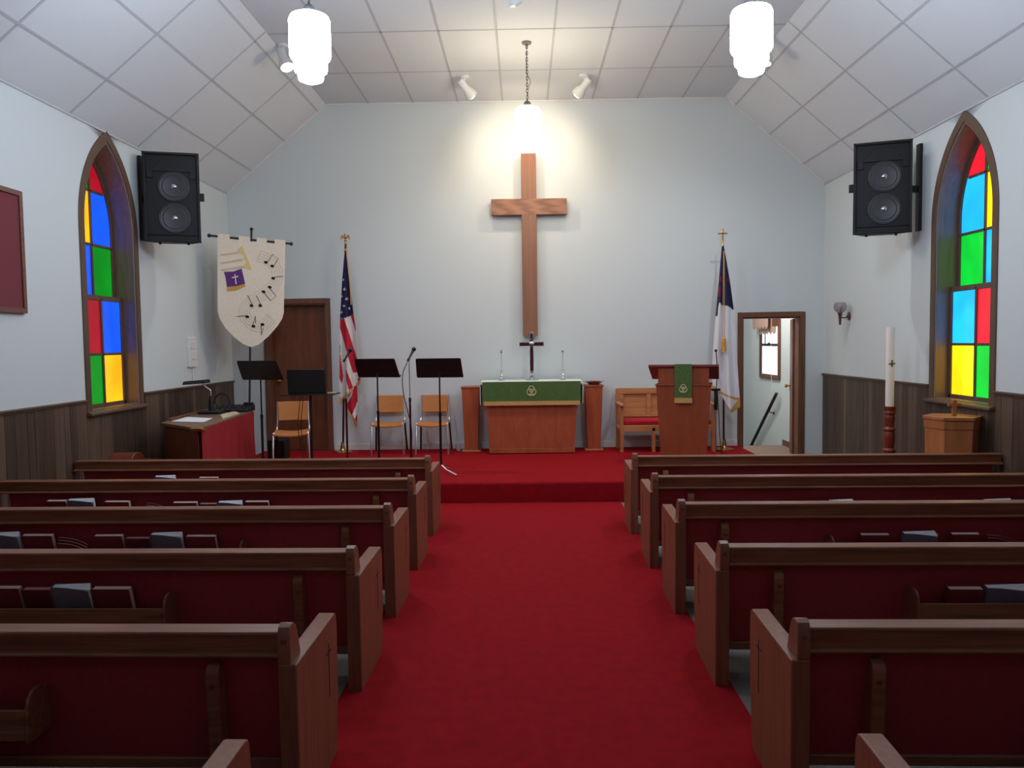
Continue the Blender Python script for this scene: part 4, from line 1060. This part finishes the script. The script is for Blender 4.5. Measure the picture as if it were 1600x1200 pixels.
# ------------------------------------------------------------------ speakers
def speaker(side, c, sg, wallx, ya, label, bolt_y):
    RZ = -sg * .30
    r = thing('wall_speaker', label, 'loudspeaker', c, RZ, 'wall loudspeakers')
    w, h = .272, .465
    MB().hexa([(-w, 0, -h), (w, 0, -h), (w * .55, .32, -h * .96), (-w * .55, .32, -h * .96)], [(-w, 0, h), (w, 0, h), (w * .55, .32, h * .96), (-w * .55, .32, h * .96)]).build('cabinet', 'speaker', r, bevel=.008)
    f = MB(); t = .022
    f.box(-w, w, -.03, 0, h - t, h); f.box(-w, w, -.03, 0, -h, -h + t); f.box(-w, -w + t, -.03, 0, -h, h); f.box(w - t, w, -.03, 0, -h, h)
    f.box(-w, w, -.012, 0, -h + .07, -h + .085)
    f.build('frame', 'speaker', r, bevel=.004)
    hn = MB()
    hn.hexa([(-.20, -.018, .27), (.20, -.018, .27), (.20, 0, .27), (-.20, 0, .27)], [(-.09, -.004, .40), (.09, -.004, .40), (.09, 0, .40), (-.09, 0, .40)])
    hn.box(-.24, -.18, -.016, 0, .20, .29); hn.box(.18, .24, -.016, 0, .20, .29)
    hn.build('horn', 'blackp', r, bevel=.003)
    for z in (.115, -.215):
        Mx = Matrix.Translation((.02, -.002, z)) @ Matrix.Rotation(PI / 2, 4, 'X')
        d = MB().lathe([(.150, 0), (.152, .010), (.140, .012), (.132, .006), (.118, .012), (.04, -.004 + .006), (0, .002)], n=40, M_=Mx).build('woofer', 'cone', r)
        rg = MB().lathe([(.152, .0), (.156, .010), (.150, .014), (.146, .011)], n=40, M_=Mx).build('rim', 'rim', d)
        MB().lathe([(.034, .002), (.030, .014), (.018, .024), (0, .028)], n=24, M_=Mx).build('dust_cap', 'silver', d)
    for s_ in (-.14, .14): MB().lathe([(.014, -.02), (.014, 0)], (s_, .05, -h), 10).build('foot', 'blackp', r)
    MB().box(*((w - .004, w + .04) if sg < 0 else (-w - .04, -w + .004)), .02, .07, -.02, .06).build('latch', 'blackp', r, bevel=.004)
    m = MB(); lx = (wallx - c[0])
    xw = lx + (.004 if lx < 0 else -.004)
    Mi = Matrix.Rotation(-RZ, 4, 'Z')
    m.box(*sorted((lx, lx + (.035 if lx < 0 else -.035))), .03, .10, -h + .03, h - .01, M_=Mi)
    m.box(*sorted((lx, (-w * .5 if lx < 0 else w * .5))), .05, .085, -.04, .03, M_=Mi)
    m.build('wall_bracket', 'black', r, bevel=.003)
    return r
speaker('left', (-3.685, 8.20, 3.27), -1, XL, 8.2, 'black two woofer loudspeaker on the left wall beside the stained glass window', 0)
speaker('right', (3.71, 8.10, 3.235), 1, XR, 8.2, 'black two woofer loudspeaker on the right wall beside the stained glass window', 0)

# ------------------------------------------------------------------ lamps
def pendant(c, ztop, zbot, zc, glass, label, cap=True):
    r = thing('pendant_lamp', label, 'lamp', (c.x, c.y, zc), 0, 'stepped glass pendant lamps')
    t, b = ztop - zc, zbot - zc; h = t - b; R_ = .145
    pr = [(0, b), (.05, b + .004), (.085, b + .02), (.092, b + .05), (.092, b + .07), (.113, b + .08), (.118, b + .10), (.118, b + .155), (R_ - .01, b + .168), (R_, b + .19), (R_, t - .05), (R_ - .012, t - .022), (R_ - .05, t - .004), (.04, t)]
    MB().lathe(pr, n=40).build('glass_shade', glass, r)
    MB().lathe([(.055, t - .004), (.045, t + .012), (.042, t + .035), (.030, t + .058), (.008, t + .066), (.008, t + .09)], n=20).build('cap', 'lamp_cap', r)
    m = MB(); z = t + .085; k = 0
    while z < -.02:
        lk = [(.010 * math.cos(a), 0, z + .022 + .022 * math.sin(a)) if k % 2 == 0 else (0, .010 * math.cos(a), z + .022 + .022 * math.sin(a)) for a in [2 * PI * i / 10 for i in range(10)]]
        m.tube(lk, .0035, 5, closed=True); z += .034; k += 1
    m.build('chain', 'dark_iron', r)
    m = MB(); m.tube(spline([(.004, .004, t + .08), (.012, 0, t + .2), (.035, 0, t + .27), (.012, 0, t + .34), (-.008, 0, -.3 if t < -.7 else t + .4), (.004, 0, -.01)]), .003, 6); m.build('cord', 'dark_iron', r)
    MB().lathe([(.05, -.018), (.055, 0)], n=20).build('canopy', 'grey_cap', r)
    return r
pC = U(824, 168, Y=8.674)
pendant(Vector((pC.x, 8.674, 0)), 4.285, 3.80, ZC, 'lamp_warm', 'warm glowing glass pendant hanging in the centre before the cross')
pendant(Vector((-1.49, 5.6, 0)), 4.045, 3.565, ZC, 'lamp_glass', 'bright white glass pendant hanging left of the aisle')
pendant(Vector((1.635, 5.6, 0)), 4.035, 3.56, ZC, 'lamp_glass', 'bright white glass pendant hanging right of the aisle')

for xx, nm in ((-1.49, 'left'), (1.635, 'right')):  # unseen pair out of view, added to light the near pew backs
    pendant(Vector((xx, .2, 0)), 4.045, 3.565, ZC, 'lamp_fill', 'unseen dim pendant added %s of the aisle to light the pew backs' % nm)

def spot(p, aim, label, bulb, power, col, angle=75):
    r = thing('ceiling_spotlight', label, 'spotlight', p, 0, 'white adjustable ceiling spotlights')
    p = Vector(p); d = (Vector(aim) - p).normalized()
    MB().lathe([(.055, 0), (.058, -.012), (.05, -.022), (.012, -.026)], n=24).build('canopy', 'white_metal', r)
    piv = Vector((0, 0, -.13))
    MB().tube([(0, 0, -.02), piv], .009, 8).build('arm', 'white_metal', r)
    q = d.to_track_quat('Z', 'X').to_matrix().to_4x4(); Mh = Matrix.Translation(piv) @ q @ Matrix.Scale(1.3, 4)
    hd = MB().lathe([(.0, -.082), (.03, -.08), (.034, -.06), (.034, .02), (.055, .06), (.060, .11), (.054, .112), (.05, .10), (.032, .02)], n=24, M_=Mh).build('lamp_head', 'white_metal', r)
    MB().lathe([(.0, .102), (.052, .102), (.052, .108), (.03, .122), (0, .126)], n=24, M_=Mh).build('bulb', bulb, hd)
    ld = bpy.data.lights.new('spot_beam', 'SPOT'); ld.energy = power; ld.color = col; ld.spot_size = math.radians(angle); ld.spot_blend = 1.0; ld.shadow_soft_size = .045
    lo = bpy.data.objects.new('spot_beam', ld); COL.objects.link(lo); lo.parent = r
    lo.location = piv + d * .172; lo.rotation_euler = d.to_track_quat('-Z', 'Y').to_euler()
    return r
WARM = (1, .78, .54); COOL = (.93, .96, 1)
spot((-.683, 9.72, ZC), (.22, 10.5, 4.02), 'white ceiling spotlight near the gable wall, left of the centre pendant', 'bulb_warm', 55, WARM, 150)
spot((.794, 9.75, ZC), (-.10, 10.5, 4.02), 'white ceiling spotlight near the gable wall, right of the centre pendant', 'bulb_warm', 55, WARM, 150)
spot((-2.592, 8.62, ZC), (-1.0, 7.4, 1.2), 'white ceiling spotlight at the left ceiling fold', 'bulb', 155, COOL, 165)
spot((2.715, 8.70, ZC), (1.7, 8.4, .9), 'white ceiling spotlight at the right ceiling fold behind the pendant', 'bulb', 155, COOL, 165)
spot((-.08, 7.07, ZC), (.5, 7.6, 3.6), 'white ceiling spotlight cut off by the top edge of the view', 'white_metal', 0.01, COOL, 60)
# wall sconce
sw = U(1327, 494, X=XR)
sc_ = thing('wall_sconce', 'bronze wall sconce with smoky glass globe on the right wall', 'sconce', sw)
MB().lathe([(.055, 0), (.05, .012), (.02, .02), (0, .022)], n=24, M_=Matrix.Rotation(-PI / 2, 4, 'Y')).build('back_plate', 'bronze', sc_)
MB().tube(spline([(-.015, 0, -.0), (-.06, -.02, -.02), (-.12, -.03, -.01), (-.13, -.035, .03)]), .008, 8).build('arm', 'bronze', sc_)
MB().lathe([(.012, -.11), (.02, .0), (.026, .03), (.034, .04)], (-.13, -.035, .0), 16).build('holder', 'bronze', sc_)
MB().lathe([(.03, .04), (.07, .075), (.082, .12), (.072, .16), (.058, .175), (.055, .173), (.068, .158), (.078, .12), (.067, .078), (.027, .043)], (-.13, -.035, .0), 24).build('globe', 'smoke', sc_)
MB().lathe([(.012, .035), (.014, .07), (.022, .09), (.024, .11), (.014, .135), (0, .14)], (-.13, -.035, .0), 14).build('bulb', 'white_plastic', sc_)
# wall control panel
wp = thing('wall_panel', 'white wall box with small levers on the left wall above the desk', 'control panel', (XL, 9.38, 1.45))
B(0, .03, -.115, .115, 0, .36).build('box', 'white_plastic', wp, bevel=.004)
m = MB(); m.box(.03, .036, -.06, .06, .22, .30); m.box(.03, .034, -.06, .06, .05, .19); m.box(.03, .045, -.03, .06, .098, .108); m.build('cover', 'white_metal', wp, bevel=.002)
MB().tube([(.01, .02, 0), (.01, .02, -.22)], .006, 6).build('conduit', 'white_plastic', wp)
# framed red board
fb = thing('notice_board', 'framed dull red board on the left wall at the left edge of the view', 'board', (XL, 5.62, 1.985))
B(.004, .022, -.6, .6, .03, .95).build('felt', 'board_red', fb)
m = MB()
for a in ((-.63, .63, 0, .04), (-.63, .63, .94, .98), (-.63, -.59, .04, .94), (.59, .63, .04, .94)): m.box(0, .035, *a)
m.build('frame', 'board_frame', fb, bevel=.004)

# ------------------------------------------------------------------ paschal candle, font
pcx = U(1390, 634, Y=8.0)
ps = thing('candle_stand', 'turned dark red wooden floor stand holding a tall white candle', 'candle stand', (pcx.x, 8.0, 0))
MB().lathe([(.15, 0), (.15, .03), (.10, .06), (.055, .09), (.05, .14), (.062, .17), (.05, .2), (.058, .30), (.058, .44), (.05, .50), (.062, .52), (.062, .54), (.045, .56), (.05, .60), (.056, .66), (.056, .70), (.046, .73), (.060, .745), (.060, .76), (.042, .78), (.050, .85), (.054, .88), (.046, .90), (.058, .915), (.058, .93), (.052, .945), (.06, .96), (.06, .992)], n=28).build('column', 'turned', ps)
pk = thing('paschal_candle', 'tall thick white candle with small silver emblem on the turned stand', 'candle', (pcx.x, 8.0, .992))
MB().lathe([(.041, 0), (.041, .80), (.038, .815), (.01, .812), (0, .80)], n=28).build('wax', 'wax', pk)
m = MB(); m.ball((0, -.044, .44), .012); m.box(-.035, .03, -.047, -.042, .433, .445); m.box(-.008, .006, -.047, -.042, .41, .475); m.build('emblem', 'mesh_grey', pk)
ft_ = thing('baptismal_font', 'six sided oak baptismal font below the right stained glass window', 'font', (3.885, 7.045, 0))
def octo(r, rot=math.radians(-75)): return [(r * math.cos(rot + PI / 3 * i), r * math.sin(rot + PI / 3 * i)) for i in range(6)]
def loft(l, name, mt, par, bev=.004):
    m = MB(); n = 6; vs = []
    for r, z in l: vs += [(x, y, z) for x, y in octo(r)]
    fs = [tuple(range(n))[::-1], tuple(range((len(l) - 1) * n, len(l) * n))]
    for k in range(len(l) - 1):
        for i in range(n): j = (i + 1) % n; fs.append((k * n + i, k * n + j, (k + 1) * n + j, (k + 1) * n + i))
    m.add(vs, fs); return m.build(name, mt, par, bevel=bev)
loft([(.21, 0), (.228, .90)], 'body', 'font', ft_)
loft([(.234, .875), (.238, .955)], 'bowl', 'font', ft_)
loft([(.247, .955), (.247, .985)], 'lid', 'font', ft_)
fc = thing('font_cross', 'small oak cross standing on the font lid', 'cross', (3.885, 7.02, .985))
B(-.018, .018, -.012, .012, 0, .145).build('upright', 'font', fc, bevel=.002)
B(-.055, .055, -.011, .013, .085, .115).build('crossbar', 'font', fc, bevel=.002)

# right front pew: its seat ends before the font (the font stands in that corner)
# ------------------------------------------------------------------ world light and added hall lamp
w = bpy.data.worlds.new('world'); S.world = w; w.use_nodes = True
w.node_tree.nodes['Background'].inputs[0].default_value = (.75, .85, 1, 1); w.node_tree.nodes['Background'].inputs[1].default_value = .8
hl = thing('hall_fill_lamp', 'unseen round ceiling lamp added to light the stair hall', 'lamp', (3.1, 12.2, 3.0))  # hidden above the doorway, added to brighten the hall walls
MB().lathe([(0, -.14), (.09, -.12), (.13, -.06), (.13, 0)], n=24).build('glass_shade', glow('hall_fill_glass', (255, 246, 236), 170), hl)
MB().lathe([(.14, -.01), (.14, 0)], n=24).build('rim', 'white_metal', hl)

S.view_settings.view_transform = 'Standard'; S.view_settings.look = 'None'; S.view_settings.gamma = 1
S.view_settings.use_curve_mapping = False; S.view_settings.exposure = 0
S.cycles.use_denoising = True; S.cycles.max_bounces = 8; S.cycles.diffuse_bounces = 5; S.cycles.sample_clamp_indirect = 6
